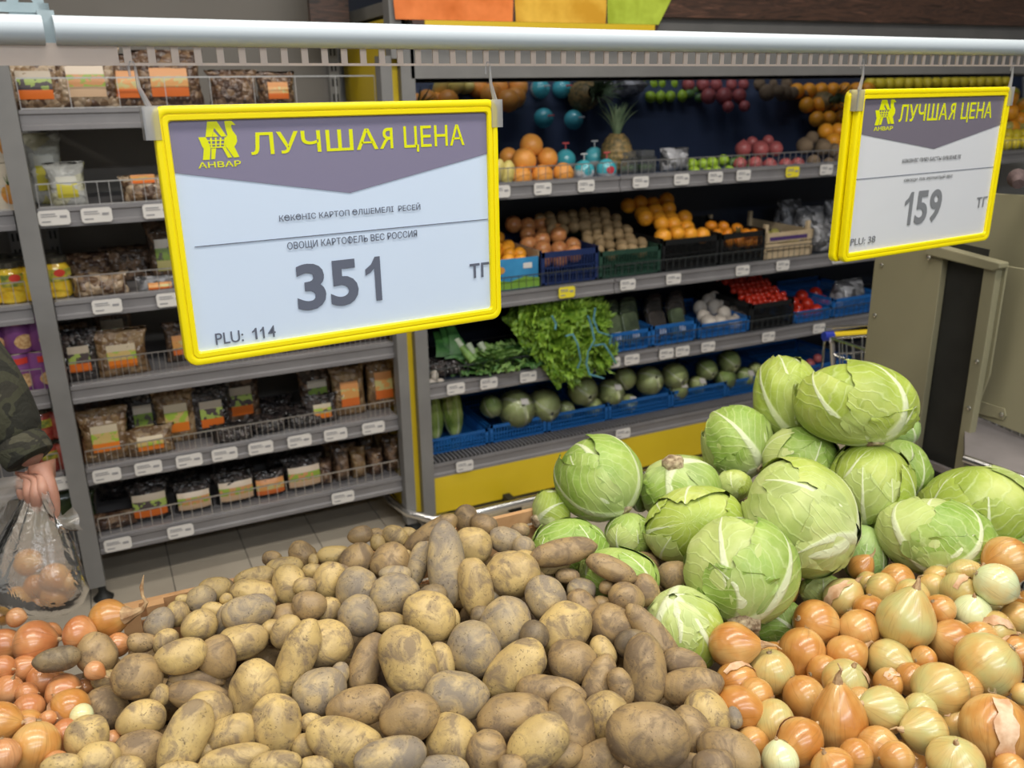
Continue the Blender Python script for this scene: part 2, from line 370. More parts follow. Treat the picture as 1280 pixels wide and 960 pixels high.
# wood-grain header with the fruit poster
def grain(name):
    m = mat(name, (.1, .05, .03), .45); g = G(m); v = g.coords('Object', False, (1.1, 1, 11)); w = g.noise(v, 3.2, 5, .62, 1.6)
    g.col(g.ramp(w, ((.36, (.030, .020, .016)), (.47, (.10, .052, .035)), (.56, (.045, .028, .022)), (.66, (.15, .075, .05))))); return m
M_grain = grain('zebrano_laminate')
cm(MB().box((1.0, YS-.05, 1.80), (CX1, YS, 2.35)).obj('header_board', M_grain)); MB().box((.76, 3.1, 1.72), (.892, 3.13, 2.35)).obj('header_return', M_grain, g2)
cm(MB().box((.93, YS-.04, 1.66), (.968, YS+.02, 2.35)).obj('header_post', M_post))
def at_h(x, y): P = onY(x, y, YS-.05); return (P.x, P.z)
zb = at_h(515, 25)[1]; xr = at_h(823, 36)[0]
pst = cm(MB().prism([(1.0, zb-.03), (xr-.015, zb-.03), (xr, zb), (xr+.3, 2.32), (1.0, 2.32)], YS-.054, YS-.05).obj('poster', noisy('poster_ground', (.06, .035, .03), (.09, .05, .04), 8, .4))); pst['label'] = 'printed fruit poster'
def blob(x0, x1, c, nm, right=None):
    a = at_h(x0, 20)[0]; b = at_h(x1, 20)[0]; cx = (a+b)/2; w = (b-a)/2; P = []
    for k in range(24):
        an = -math.pi/2+math.pi*2*k/24; X = cx+w*1.0*abs(math.cos(an))**.5*math.copysign(1, math.cos(an)); Z = zb+.06+.30*math.sin(an); Z = max(Z, zb+.001)
        if right: X = min(X, xr+(Z-zb)*.6-.004)
        P.append((X, Z))
    m = MB().prism(P, YS-.0555, YS-.054).obj('printed_fruit', noisy(nm, c, tuple(min(1, q*1.5+.04) for q in c), 9, .35), pst); return m
blob(492, 641, (.72, .16, .02), 'print_orange'); blob(643, 757, (.75, .38, .03), 'print_mango'); blob(758, 850, (.40, .50, .04), 'print_green', True)
MB().box((1.04, YS-.057, zb-.03), (xr-.02, YS-.0535, zb)).obj('border', mat('border_yellow', (.80, .55, .03), .4), pst)
# bumper rail
def pipe(name, pts, r, mt, parent=None): return MB().tube(pts, r, 12).obj(name, mt, parent, smooth=True)
P = [(.86, 3.0, .10), (.87, 2.9, .09), (.90, 2.80, .075), (.97, 2.735, .062), (1.06, 2.715, .06), (1.3, 2.712, .06), (4.6, 2.712, .06)]
cm(pipe('bumper_rail', P, .017, M_chrome)); cm(MB().box((1.3, 2.72, 0), (1.33, 2.84, .05)).obj('rail_bracket', M_black)); cm(MB().box((1.02, YS+.05, 0), (CX1, 3.3, .03)).obj('toe_shadow', M_black))  # black toe block stands in for the shadow under the case
# ------------------------------------------------------------------ rail over the island and its hanging signs
RM = Matrix.Translation((0, 1.02, 0)) @ Matrix.Rotation(math.atan(.08), 4, 'Z')
def onR(x, y):
    d = ray(x, y); t = 1.02/(d[1]-.08*d[0]); P = CAM+d*t; return (P[0]*math.hypot(1, .08), P[2])
M_tube = mat('rail_white', (.47, .52, .55), .38); M_strip = clearmat('strip_milky', (.93, .80, .70), .85, .25)
rail = empty('display_rail', (0, 1.02, 1.6), 'long white tube rail with slotted clear strip crossing above the vegetables', 'rail', rot=(0, 0, math.atan(.08)))
def rp(o): o.location = Vector(o.location)+Vector((0, 0, -1.6)); o.parent = rail; return o
for a, b in ((-.75, -.0135), (-.004, 2.15)):
    rp(MB().tube([(a, 0, 1.6155), (b, 0, 1.6155)], .0138, 20).obj('tube', M_tube, smooth=True))
rp(MB().box((-.016, .004, 1.604), (-.001, .010, 1.634)).obj('joint_clip', mat('clip_bluegrey', (.33, .40, .42), .45)))
m = MB(); m.box((-.75, -.001, 1.583), (.051, .001, 1.604)); m.box((.051, -.0012, 1.583), (1.39, .0012, 1.5858)); m.box((.051, -.001, 1.6015), (1.39, .001, 1.604)); m.box((1.392, -.0012, 1.583), (2.15, .0012, 1.5858)); m.box((1.392, -.001, 1.6015), (2.15, .001, 1.604))
x = .056
while x < 2.14:
    m.box((x, -.001, 1.5858), (x+.0075, .001, 1.6015)); x += .0232
rp(m.obj('slotted_strip', M_strip))
M_brk = noisy('galvanised', (.30, .38, .40), (.36, .44, .46), 30, .45, .3)
m = MB(); m.box((-.40, .012, 1.632), (-.004, .018, 1.641)); 
n = 24; ring = [(.0065*math.cos(2*math.pi*k/n), .0065*math.sin(2*math.pi*k/n)) for k in range(n)]
cx, cz = onR(33, 3); hw, hh = .016, .020
outer = [(hw*max(-1, min(1, 1.42*math.cos(2*math.pi*k/n))), hh*max(-1, min(1, 1.42*math.sin(2*math.pi*k/n)))) for k in range(n)]
V = [(cx+a, y, cz+b) for y in (.013, .016) for (a, b) in ring] + [(cx+a, y, cz+b) for y in (.013, .016) for (a, b) in outer]
F = []
for k in range(n):
    j = (k+1) % n; F += [(k, j, 2*n+j, 2*n+k), (n+j, n+k, 3*n+k, 3*n+j), (k, n+k, n+j, j), (2*n+j, 3*n+j, 3*n+k, 2*n+k)]
m.add(V, F); m.box((-.014, .012, 1.625), (-.004, .02, 1.641)); rp(m.obj('bracket', M_brk))
for x in (-.7, 2.1): # stand posts of the rail, outside the frame
    rp(MB().box((x-.012, .02, .0), (x+.012, .044, 1.64)).obj('stand_post', M_brk))
def fontmesh(body, bold):
    c = bpy.data.curves.new('lettering', 'FONT'); c.body = body; c.size = 1; c.extrude = .004; c.offset = bold; c.resolution_u = 4
    o = bpy.data.objects.new('lettering', c); COL.objects.link(o); me = bpy.data.meshes.new_from_object(o); bpy.data.objects.remove(o); bpy.data.curves.remove(c); return me
def text(parent, body, x0, x1, z0, z1, mt, y=-.0025, bold=0., shear=0, cap=None, descend=0):
    flip = body == 'Я'; src = body; body = body.replace('Ө', 'О').replace('Ф', 'О'); me = fontmesh('R' if flip else body, bold); V = np.array([v.co[:] for v in me.vertices])
    if flip: V[:, 0] *= -1; me.flip_normals()
    mn, mx = V.min(0), V.max(0)
    zmin = 0 if descend else mn[1]
    X = x0+(V[:, 0]-mn[0])/(mx[0]-mn[0])*(x1-x0); Z = z0+(V[:, 1]-zmin)/((cap or mx[1])-zmin)*(z1-z0); X = X+shear*(X-x0)*0
    Y = np.where(V[:, 2] > 0, y-.0003, y)
    if src != body:   # barred letters: round letter plus its bar
        sc_ = (x1-x0)/(mx[0]-mn[0]); H_ = z1-z0
        for i_, ch in enumerate(src):
            if ch not in 'ӨФ': continue
            m = MB()
            e_ = lambda t_: (max(v.co[0] for v in fontmesh(t_, bold).vertices)-mn[0])*sc_+x0
            b_ = e_(body[:i_+1]); w_ = H_*.86; c_ = b_-w_/2
            if ch == 'Ө': m.box((c_-w_*.36, y-.0003, z0+H_*.44), (c_+w_*.36, y, z0+H_*.56))
            else: m.box((c_-H_*.06, y-.0003, z0-H_*.03), (c_+H_*.06, y, z0+H_*1.05))
            m.obj('lettering', mt, parent)
    W = np.stack([X, Y, Z], 1); me.vertices.foreach_set('co', W.ravel()); me.materials.clear(); me.materials.append(mt); me.update()
    return link('lettering', me, None, parent)
def paper_mat(name, c):
    m = mat(name, c, .28); g = G(m); v = g.coords(); w = g.noise(v, 9, 3, .5, 1.); g.bump(w, .10, .004); return m
M_paper1 = paper_mat('paper_cool', (.60, .70, .84)); M_paper2 = paper_mat('paper_white', (.64, .645, .66))
M_head = mat('header_violet', (.215, .195, .285), .3); M_head2 = mat('header_mauve', (.165, .145, .18), .3)
M_lime = mat('print_lime', (.72, .74, .0), .35); M_txt = mat('print_grey', (.115, .13, .175), .4); M_txt2 = mat('print_grey_pale', (.20, .205, .215), .4)
M_clip = clearmat('hanger_clear', (.9, .9, .92), .35, .08)
def big_digits(parent, body, x0, x1, z0, z1, mt):
    n = len(body); w = (x1-x0)/(n-.12 if body[-1] == '1' else n); H = z1-z0
    for i, ch in enumerate(body):
        a = x0+i*w
        if ch == '1':
            k = w*.80 if i else w*.9
            P = [(.62, 0), (.86, 0), (.86, 1), (.66, 1), (.50, .84), (.26, .735), (.26, .60), (.46, .655), (.62, .745)]
            o = MB().prism([(a-.08*w*(i > 0)+px_*k, z0+pz*H) for px_, pz in P], -.0016, -.0013).obj('lettering', mt, parent)
        else: text(parent, ch, a+.02*w, a+w*.88, z0-.01*H, z1+.01*H, mt, bold=.028 if H > .03 else .004, y=-.0013)
def rrect(x0, x1, z0, z1, r, n=6):
    P = []
    for cx, cz, a0 in ((x1-r, z1-r, 0), (x0+r, z1-r, 90), (x0+r, z0+r, 180), (x1-r, z0+r, 270)):
        for k in range(n+1): a = R(a0+90*k/n); P.append((cx+r*math.cos(a), cz+r*math.sin(a)))
    return P
def frame_mesh(x0, x1, z0, z1, wd, y=0, dpt=.013, r=.014):
    prof = [(0, .002), (.0, -.0), (.0012, -.0022), (.0045, -.0032), (wd*.5, -.0022), (wd*.52, -.001), (wd*.6, -.001), (wd*.62, -.0024), (wd*.92, -.0022), (wd, -.0005), (wd, .004)]
    V = []; F = []; N = None
    for off, yy in prof+[(wd, dpt*.6), (0, dpt*.6)]:
        P = rrect(x0+off, x1-off, z0+off, z1-off, max(.004, r-off*.7)); N = len(P); V += [(a, y+yy-.003, b) for a, b in P]
    K = len(prof)+2
    for i in range(K):
        for k in range(N): F.append((i*N+k, ((i+1) % K)*N+k, ((i+1) % K)*N+(k+1) % N, i*N+(k+1) % N))
    return MB().add(V, F)
def logo(parent, x0, x1, z0, z1, mt, y=-.0025):
    # camel-backed letter A: pixel coordinates read in a 58 x 58 box
    S = lambda pts: [(x0+(a-222)/(800-222)*(x1-x0), z1-(b-140)/(712-140)*(z1-z0)) for a, b in pts]
    polys = [[(378, 145), (520, 145), (640, 372), (560, 372), (470, 240), (425, 372), (328, 372)],
             [(455, 290), (520, 372), (430, 372)],
             [(222, 372), (328, 372), (345, 400), (385, 530), (350, 710), (248, 710), (282, 545), (262, 510)],
             [(395, 545), (465, 545), (430, 705), (372, 705)],
             [(630, 150), (660, 140), (740, 145), (795, 205), (765, 210), (735, 200), (725, 230), (740, 290), (790, 370), (792, 450), (770, 495), (740, 530), (800, 690), (715, 695), (625, 540), (610, 500), (625, 400), (655, 350), (640, 260)],
             [(560, 540), (612, 540), (690, 690), (625, 695)]]
    for k in range(4):
        a = 350+k*72; polys.append([(a+42, 385), (a+68, 385), (a+60-k*8, 530), (a+40-k*8, 530)])
    polys += [[(340, 420), (640, 420), (636, 436), (344, 436)], [(365, 478), (628, 478), (624, 492), (368, 492)], [(385, 520), (620, 520), (615, 538), (390, 538)]]
    m = MB()
    for i, p in enumerate(polys): m.prism(S(p)[::-1], y-.0003-i*.00001, y)
    return m.obj('emblem', mt, parent)
def hanger(parent, px, py, x, z, side):
    hx, hz = onR(px, py); m = MB(); s = side
    m.box((x-.006, -.0065, z-.030), (x+.010, -.0045, z+.004)); m.box((x-.006, .010, z-.030), (x+.010, .012, z+.004)); m.box((x+(.008 if s > 0 else -.006), -.0065, z-.030), (x+(.010 if s > 0 else -.004), .012, z+.004))
    m.tube([(x+.003, .0, z+.002), (hx+.001, 0, (z+hz)/2), (hx, 0, hz-.002), (hx-.001, 0, hz+.002), (hx-.004, 0, hz+.0025), (hx-.006, 0, hz-.002), (hx-.006, 0, hz-.012)], [.0035, .0022, .0013, .0013, .0013, .0013, .0013], 8)
    return m.obj('hanger_clip', M_clip, parent)
def sign(label, x0, x1, z0, z1, wd, P, back=False):
    s = empty('price_sign', (0, 0, 0), label, 'sign', 'hanging price signs'); s.matrix_world = RM
    frame_mesh(x0, x1, z0, z1, wd).obj('frame', M_yframe, s, smooth=True)
    a, b, c, d = x0+wd-.001, x1-wd+.001, z0+wd-.001, z1-wd+.001
    MB().box((a, -.0005, c), (b, .001, d)).obj('paper', P['paper'], s)
    MB().prism([(a, P['hl']), (P['v'][0], P['v'][1]), (b, P['hr']), (b, d), (a, d)], -.0012, -.0005).obj('header_print', P['head'], s)
    for body, q, bold, mt in P['txt']:
        if body in ('351', '159', '114'): big_digits(s, body, *q, mt); continue
        text(s, body, *q, mt, bold=bold, y=-.0013, descend=('Ц' in body or 'Щ' in body))
    lx = P['line']; MB().box((lx[0], -.0013, lx[2]-.0004), (lx[1], -.0008, lx[2]+.0004)).obj('rule', M_txt, s)
    logo(s, *P['logo'], M_lime, y=-.0013)
    if back:
        f = frame_mesh(x0, x1, z0, z1, wd).obj('rear_frame', M_yframe, s, (-.009, .020, .0), smooth=True); f.rotation_euler = (R(.3), 0, R(.8)); f.location = (-.009, .004, 0)
        MB().box((a, .016, c), (b, .018, d)).obj('rear_paper', P['paper'], s)
    for hgr in P['hang']: hanger(s, *hgr)
    return s
sign('large yellow-framed hanging price sign reading 351', .074, .4905, 1.257, 1.5432, .0155, dict(paper=M_paper1, head=M_head, hl=1.4744, v=(.2863, 1.4397), hr=1.4768,
    txt=[('ЛУЧША', (.1742, .3262, 1.4890, 1.5130), .008, M_lime), ('Я', (.3282, .3456, 1.4890, 1.5130), .008, M_lime), ('ЦЕНА', (.3600, .4428, 1.4890, 1.5140), .006, M_lime), ('АНВАР', (.1153, .1614, 1.4775, 1.4838), .012, M_lime),
         ('КӨКӨНІС КАРТОП ӨЛШЕМЕЛІ  РЕСЕЙ', (.1982, .3775, 1.4130, 1.4218), 0, M_txt), ('ОВОЩИ КАРТОФЕЛЬ ВЕС РОССИЯ', (.2044, .3712, 1.3797, 1.3880), 0, M_txt),
         ('351', (.2097, .3302, 1.3043, 1.3600), .030, M_txt), ('ТГ', (.4448, .4740, 1.3168, 1.3363), .02, M_txt), ('PLU:', (.1100, .1420, 1.2776, 1.2914), .004, M_txt), ('114', (.1500, .1814, 1.2776, 1.2914), 0, M_txt)],
    line=(.1005, .4740, 1.3930), logo=(.1190, .1605, 1.4860, 1.5265), hang=[(168, 80, .071, 1.539, -1), (612, 80, .4865, 1.539, 1)]))
sign('smaller yellow-framed hanging price sign reading 159, at the right', 1.1755, 1.602, 1.259, 1.5470, .0155, dict(paper=M_paper2, head=M_head2, hl=1.4759, v=(1.3961, 1.4429), hr=1.4788,
    txt=[('ЛУЧША', (1.2868, 1.4200, 1.4925, 1.5210), .008, M_lime), ('Я', (1.4240, 1.4420, 1.4925, 1.5210), .008, M_lime), ('ЦЕНА', (1.4600, 1.5534, 1.4925, 1.5210), .008, M_lime), ('АНВАР', (1.2245, 1.2740, 1.4795, 1.4860), .012, M_lime),
         ('КӨКӨНІС ПИЯЗ БАСТЫ ӨЛШЕМЕЛІ', (1.3111, 1.4783, 1.4220, 1.4292), .004, M_txt2), ('ОВОЩИ ЛУК РЕПЧАТЫЙ ВЕС', (1.3221, 1.4620, 1.3888, 1.3955), .004, M_txt2),
         ('159', (1.3240, 1.4439, 1.3100, 1.3694), .025, M_txt2), ('ТГ', (1.5490, 1.5822, 1.3258, 1.3457), .01, M_txt2), ('PLU: 38', (1.1970, 1.2622, 1.2868, 1.2990), .004, M_txt2)],
    line=(1.1920, 1.5862, 1.4010), logo=(1.2235, 1.2755, 1.4885, 1.5300), hang=[(1080, 76, 1.176, 1.543, -1), (1267, 80, 1.597, 1.543, 1)]), True)

# ------------------------------------------------------------------ display bins under the vegetables
bin_ = empty('vegetable_bin', (.6, .8, 0), 'orange-brown wooden bin carrying the vegetable heap', 'bin')
def bn(o): o.parent = bin_; o.matrix_parent_inverse = Matrix.Translation(-bin_.location); return o
for a, b in ((-.045, .30), (.306, .65)):
    for z0, z1 in ((.845, .868), (.79, .835), (.73, .78)): bn(MB().box((a, 1.205, z0), (b, 1.215, z1)).obj('plank', M_wood))
for x in (-.045, -.012, .30, .63): bn(MB().box((x, 1.19, .60), (x+.024, 1.205, .868)).obj('upright', M_wood))
bn(MB().add([(-.5, .30, .61), (1.36, .30, .61), (1.36, 1.13, .79), (-.5, 1.19, .80), (-.5, .30, .59), (1.36, .30, .59), (1.36, 1.13, .77), (-.5, 1.19, .78)], [(0, 1, 2, 3), (7, 6, 5, 4), (0, 4, 5, 1), (1, 5, 6, 2), (2, 6, 7, 3), (3, 7, 4, 0)]).obj('tray', noisy('tray_board', (.10, .06, .035), (.14, .09, .05), 8, .8)))
for z in (.42, .50): bn(MB().box((-.5, .285, z), (1.36, .30, z+.07)).obj('plank', M_wood))
bn(MB().box((-.5, .30, .10), (1.36, 1.10, .40)).obj('plinth', noisy('plinth_board', (.30, .22, .14), (.36, .27, .18), 6, .6)))
for x in (-.48, 1.30):
    for y in (.31, 1.13): bn(MB().box((x, y-.06*(y > 1), 0), (x+.05, y+.05-.06*(y > 1), .74 if y > 1 else .56)).obj('leg', M_wood))

# ------------------------------------------------------------------ heap: where the photographed potatoes and onions lie
def heap(x, y, h=0, ymax=1.17):
    d = ray(x, y); t = (.90+h-.22*1.15-1.55)/(d[2]-.22*d[1])
    if t < 0 or t*d[1] > ymax: t = ymax/d[1]
    return t
class Body:
    __slots__ = ('x', 'y', 'a', 'b', 'ang', 't', 't0', 'd', 'kind', 'tone', 'ex', 'lab', 'off')
BOD = []
def body(kind, x, y, a, b, ang, tone, h=0, ex=None, lab=None, t=None):
    B = Body(); B.kind = kind; B.x, B.y, B.a, B.b, B.ang, B.tone, B.ex, B.lab = x, y, a, b, ang, tone, ex, lab
    B.t = t if t else heap(x, y, h) - 0.0; B.t0 = B.t; B.d = ray(x, y); BOD.append(B); return B
# x y a b angle tone [lift in mm]
POTS = """71 824 27 15 -12 d 25;121 818 26 23 60 b;172 846 30 28 0 b 15;132 886 29 24 60 b;131 850 16 13 0 y;108 922 25 26 0 y;175 900 28 23 -10 y;122 952 27 23 0 y;
176 938 32 24 -15 b;78 957 24 14 0 y;232 922 46 26 -65 y 15;226 820 31 20 -12 y 15;272 822 26 23 70 b;249 782 22 19 -20 y 10;221 768 16 14 -80 y 10;200 779 20 17 -60 g;
251 748 18 16 -30 g 10;270 737 22 15 -8 y;206 802 16 14 -50 y;177 803 17 12 0 b;228 749 9 6 0 y;267 763 15 10 10 y;283 749 8 7 0 y;310 765 31 20 -15 g 15;318 743 29 17 10 y;
280 775 20 11 -75 g;303 802 30 21 -15 y 5;320 722 25 12 -10 y;340 698 12 9 0 b;355 709 23 12 -5 y;362 731 25 20 70 y;378 693 18 15 40 b;392 701 8 6 80 y;391 714 14 10 0 y;
417 694 22 12 -8 y;381 733 14 11 0 y;412 726 24 19 -70 y;386 757 21 18 0 b 10;450 669 16 11 -10 b;447 699 21 18 -30 b 10;472 679 11 9 80 y;494 671 17 13 20 y;487 704 25 23 -60 b 5;
509 695 8 6 80 y;494 718 20 11 0 g;539 667 36 14 -32 b 10;523 706 30 13 -72 g;493 744 30 25 -25 g 10;445 737 28 25 -60 g;449 769 25 24 80 g 20;411 764 17 13 -70 y;357 772 18 17 0 b;
339 786 14 12 0 y;358 790 22 17 -60 y;326 763 20 16 90 b;387 783 13 9 0 y;411 806 29 28 0 y 15;370 825 50 22 -66 y 5;318 862 34 29 80 y 10;247 850 33 12 0 b;250 872 39 18 12 b 5;
262 892 28 26 0 y;290 918 30 22 -20 y;292 950 42 18 -10 y;260 938 14 13 0 y;222 858 14 12 0 b;200 870 12 14 0 y;190 858 12 12 0 b;347 906 35 28 80 y 10;400 865 32 27 -20 g 10;
390 905 16 12 20 y;380 932 15 14 0 y;345 955 30 15 0 y;395 958 22 12 0 y;447 883 40 23 -10 b 15;458 829 37 19 -70 b;487 778 21 13 0 y;509 826 45 33 65 y 20;537 772 34 30 50 y 15;
566 773 13 9 80 y;551 828 24 17 80 y;592 813 32 34 0 g 15;512 897 35 31 0 b 15;570 872 40 29 0 g 5;430 928 47 28 20 y 10;487 947 44 24 -12 g 20;565 928 32 31 -60 y;610 942 27 25 70 b 10;
553 962 32 16 0 g 15;557 705 52 23 85 g 35;594 735 38 22 82 y 10;590 683 25 23 0 y;583 648 17 14 90 b;605 656 17 13 20 b;632 676 23 16 20 g;655 684 15 14 70 g;640 718 33 27 5 y 20;
657 702 16 15 0 y;633 780 34 31 -70 g 10;645 837 43 27 -38 y 15;643 898 44 28 -8 b;682 747 28 25 70 g 15;706 787 36 29 -45 y 10;729 760 24 18 50 b;727 738 18 15 0 g;709 720 15 9 0 b;
692 708 22 10 -15 y;765 783 31 26 25 b 5;757 760 18 12 40 b;783 749 23 19 40 b 10;807 738 20 17 70 b 5;759 734 10 9 0 b;790 805 22 18 0 d;815 792 43 17 50 b;807 838 44 25 87 b 15;855 830 26 17 20 b;
865 858 39 21 -8 b 10;716 826 30 26 0 b 20;753 815 20 15 60 y;750 851 34 18 -68 b;777 858 22 14 70 b;760 900 33 29 70 y;690 865 42 19 8 b;712 905 43 28 82 b 10;672 928 41 28 -38 y 25;
810 920 51 38 8 b 40;884 893 30 27 60 y 10;866 916 34 23 60 b;918 897 13 9 80 g;911 942 38 28 25 b;893 958 26 20 0 b 10;748 950 36 22 -25 b;855 957 30 15 0 b;668 955 22 12 0 y;705 945 16 24 80 b;
705 690 41 16 -13 b 30;765 711 31 14 22 b 25;842 720 21 20 0 b;650 663 12 9 0 b;628 700 14 10 0 b;670 722 12 10 0 b;602 770 14 12 0 d;590 860 14 10 0 d;668 795 18 18 0 d;615 745 10 12 0 g;
540 745 14 20 80 d;476 806 12 10 0 d;425 842 12 14 0 g;560 810 12 12 0 b;640 958 18 14 0 b;160 960 20 14 0 y;225 965 26 12 0 y;470 668 10 8 0 b;510 668 12 9 0 y;330 735 12 10 0 b;430 715 10 10 0 b"""
for r_ in POTS.replace('\n', '').split(';'):
    q = r_.split(); x, y, a, b, an = map(float, q[:5]); body('potato', x, y, a, b, an, q[5], h=(float(q[6]) if len(q) > 6 else 0)*.001)
# onions: x y r tone neck-angle neck-towards-viewer length-of-neck aspect
ONS = """1055 748 25 g -60 .2 .3 1;1020 779 29 o 20 -.3 .2 1;1003 814 29 o 110 .3 .1 1;1074 787 26 o 70 .3 .2 .95;1087 760 20 o 90 0 .2 .8;1132 776 36 g -80 .2 .5 1;1102 737 21 g 10 .2 .2 .9;1122 727 23 o 180 -.4 .1 .9;
1165 733 18 g 90 .6 .1 .9;1199 741 25 g -20 -.4 .1 .75;1245 730 26 w 30 .1 .1 1;1215 765 23 w -95 .3 .1 .9;1243 765 18 g 0 -.3 .1 1;1175 762 19 o 45 -.3 .1 1;1191 804 29 o -150 .1 .2 1;1245 789 25 g 0 .4 .1 .8;
1235 831 40 g 130 -.3 .2 .92;1272 772 20 g 20 .2 .1 1;1270 815 20 o 0 -.4 .1 1;1112 826 27 g 20 .65 .6 1;1058 820 26 o -20 -.2 .5 .9;1056 851 28 g -80 .5 .2 .95;1005 871 26 o 60 .45 .6 1;1049 903 35 o -95 .1 .75 1.2;
1105 888 30 g -160 .2 .5 .92;1175 863 35 g 175 .35 .1 .95;1156 914 29 g -170 .2 .5 .92;1243 912 41 o 100 .3 .2 1.05;1098 935 26 o 20 .4 .5 1;1120 948 21 o 0 0 .1 1;1000 927 28 o -30 -.4 .1 1.1;968 903 25 g 95 .5 .1 1.15;
964 840 28 g 80 -.2 .1 1;975 950 23 w -100 0 .1 1;1040 958 27 o -120 .1 .2 .7;1194 952 34 g -100 .3 .1 .8;1195 905 20 g 0 -.5 .1 1;1155 824 17 o 0 -.3 .1 .8;1278 868 14 g 0 0 .1 1;1110 855 20 o 0 -.4 .1 .7;1263 962 20 o 0 0 .1 1;
915 807 29 o -10 .35 .8 1;921 853 26 o 0 -.3 .1 1;922 885 28 o 0 .55 .2 1.12;1076 710 16 o -60 .3 .7 1;1258 700 30 o 170 .1 .1 .92;1206 716 22 g -90 -.4 .1 .7;1172 722 18 g -90 -.4 .1 .8;945 868 21 o 0 -.4 .1 1;1085 728 14 g 0 -.2 .1 1;
1140 745 21 g 0 -.3 .1 1;1225 798 21 o 0 -.3 .1 1;1140 850 21 o 0 -.3 .1 1;1030 840 21 o 0 -.3 .1 1;1075 880 21 o 0 -.3 .1 1;1205 860 21 o 0 0 .1 1;1070 945 21 o 0 -.3 .1 1;1150 888 21 g 0 -.3 .1 1;940 930 21 o 0 -.3 .1 1;
44 805 29 r -10 -.1 .1 .85;5 807 21 r 0 .2 .2 1;98 792 22 r 5 0 .6 .8;135 773 24 o -12 .1 2.0 .95;147 806 15 r 0 -.2 .1 1;3 835 16 r 0 .2 .2 .9;30 836 17 r -30 .1 .3 1;54 850 21 r 0 .1 1.1 .9;10 862 18 r -60 .2 .4 .95;80 866 24 r -20 .2 .2 .8;
106 859 11 r 0 0 .1 1;33 866 13 r 0 0 .1 1;36 886 19 r 60 .3 .3 1;87 886 25 o -150 -.2 .1 .95;102 895 15 w 0 .2 .1 .9;-2 903 25 o 0 0 .1 1.08;34 906 19 o 0 -.3 .1 1;44 933 30 o 90 .2 .1 1;83 918 20 r 180 -.2 .1 .9;4 945 21 r 80 .1 .1 1;
140 925 12 r 0 .2 .2 .8;60 898 10 r 0 0 .1 1;62 792 14 r 0 0 .1 1;118 838 12 r 30 0 .5 1;20 772 12 r 0 0 .1 1;70 955 16 r 0 0 .1 1"""
for r_ in ONS.replace('\n', '').split(';'):
    q = r_.split(); x, y, r = map(float, q[:3]); asp = float(q[7])
    body('onion', x, y, r, r, 0, q[3], h=.0, ex=(float(q[4]), float(q[5]), float(q[6]), asp))
BIGO = {(1132, 776): .02, (1235, 831): .02, (1105, 888): .015, (1156, 914): .01, (1258, 700): .03, (1245, 730): .02, (915, 807): .01, (135, 773): .02, (44, 805): .01}
for B in BOD:
    if B.kind == 'onion' and (int(B.x), int(B.y)) in BIGO: B.t = B.t0 = heap(B.x, B.y, BIGO[(int(B.x), int(B.y))])
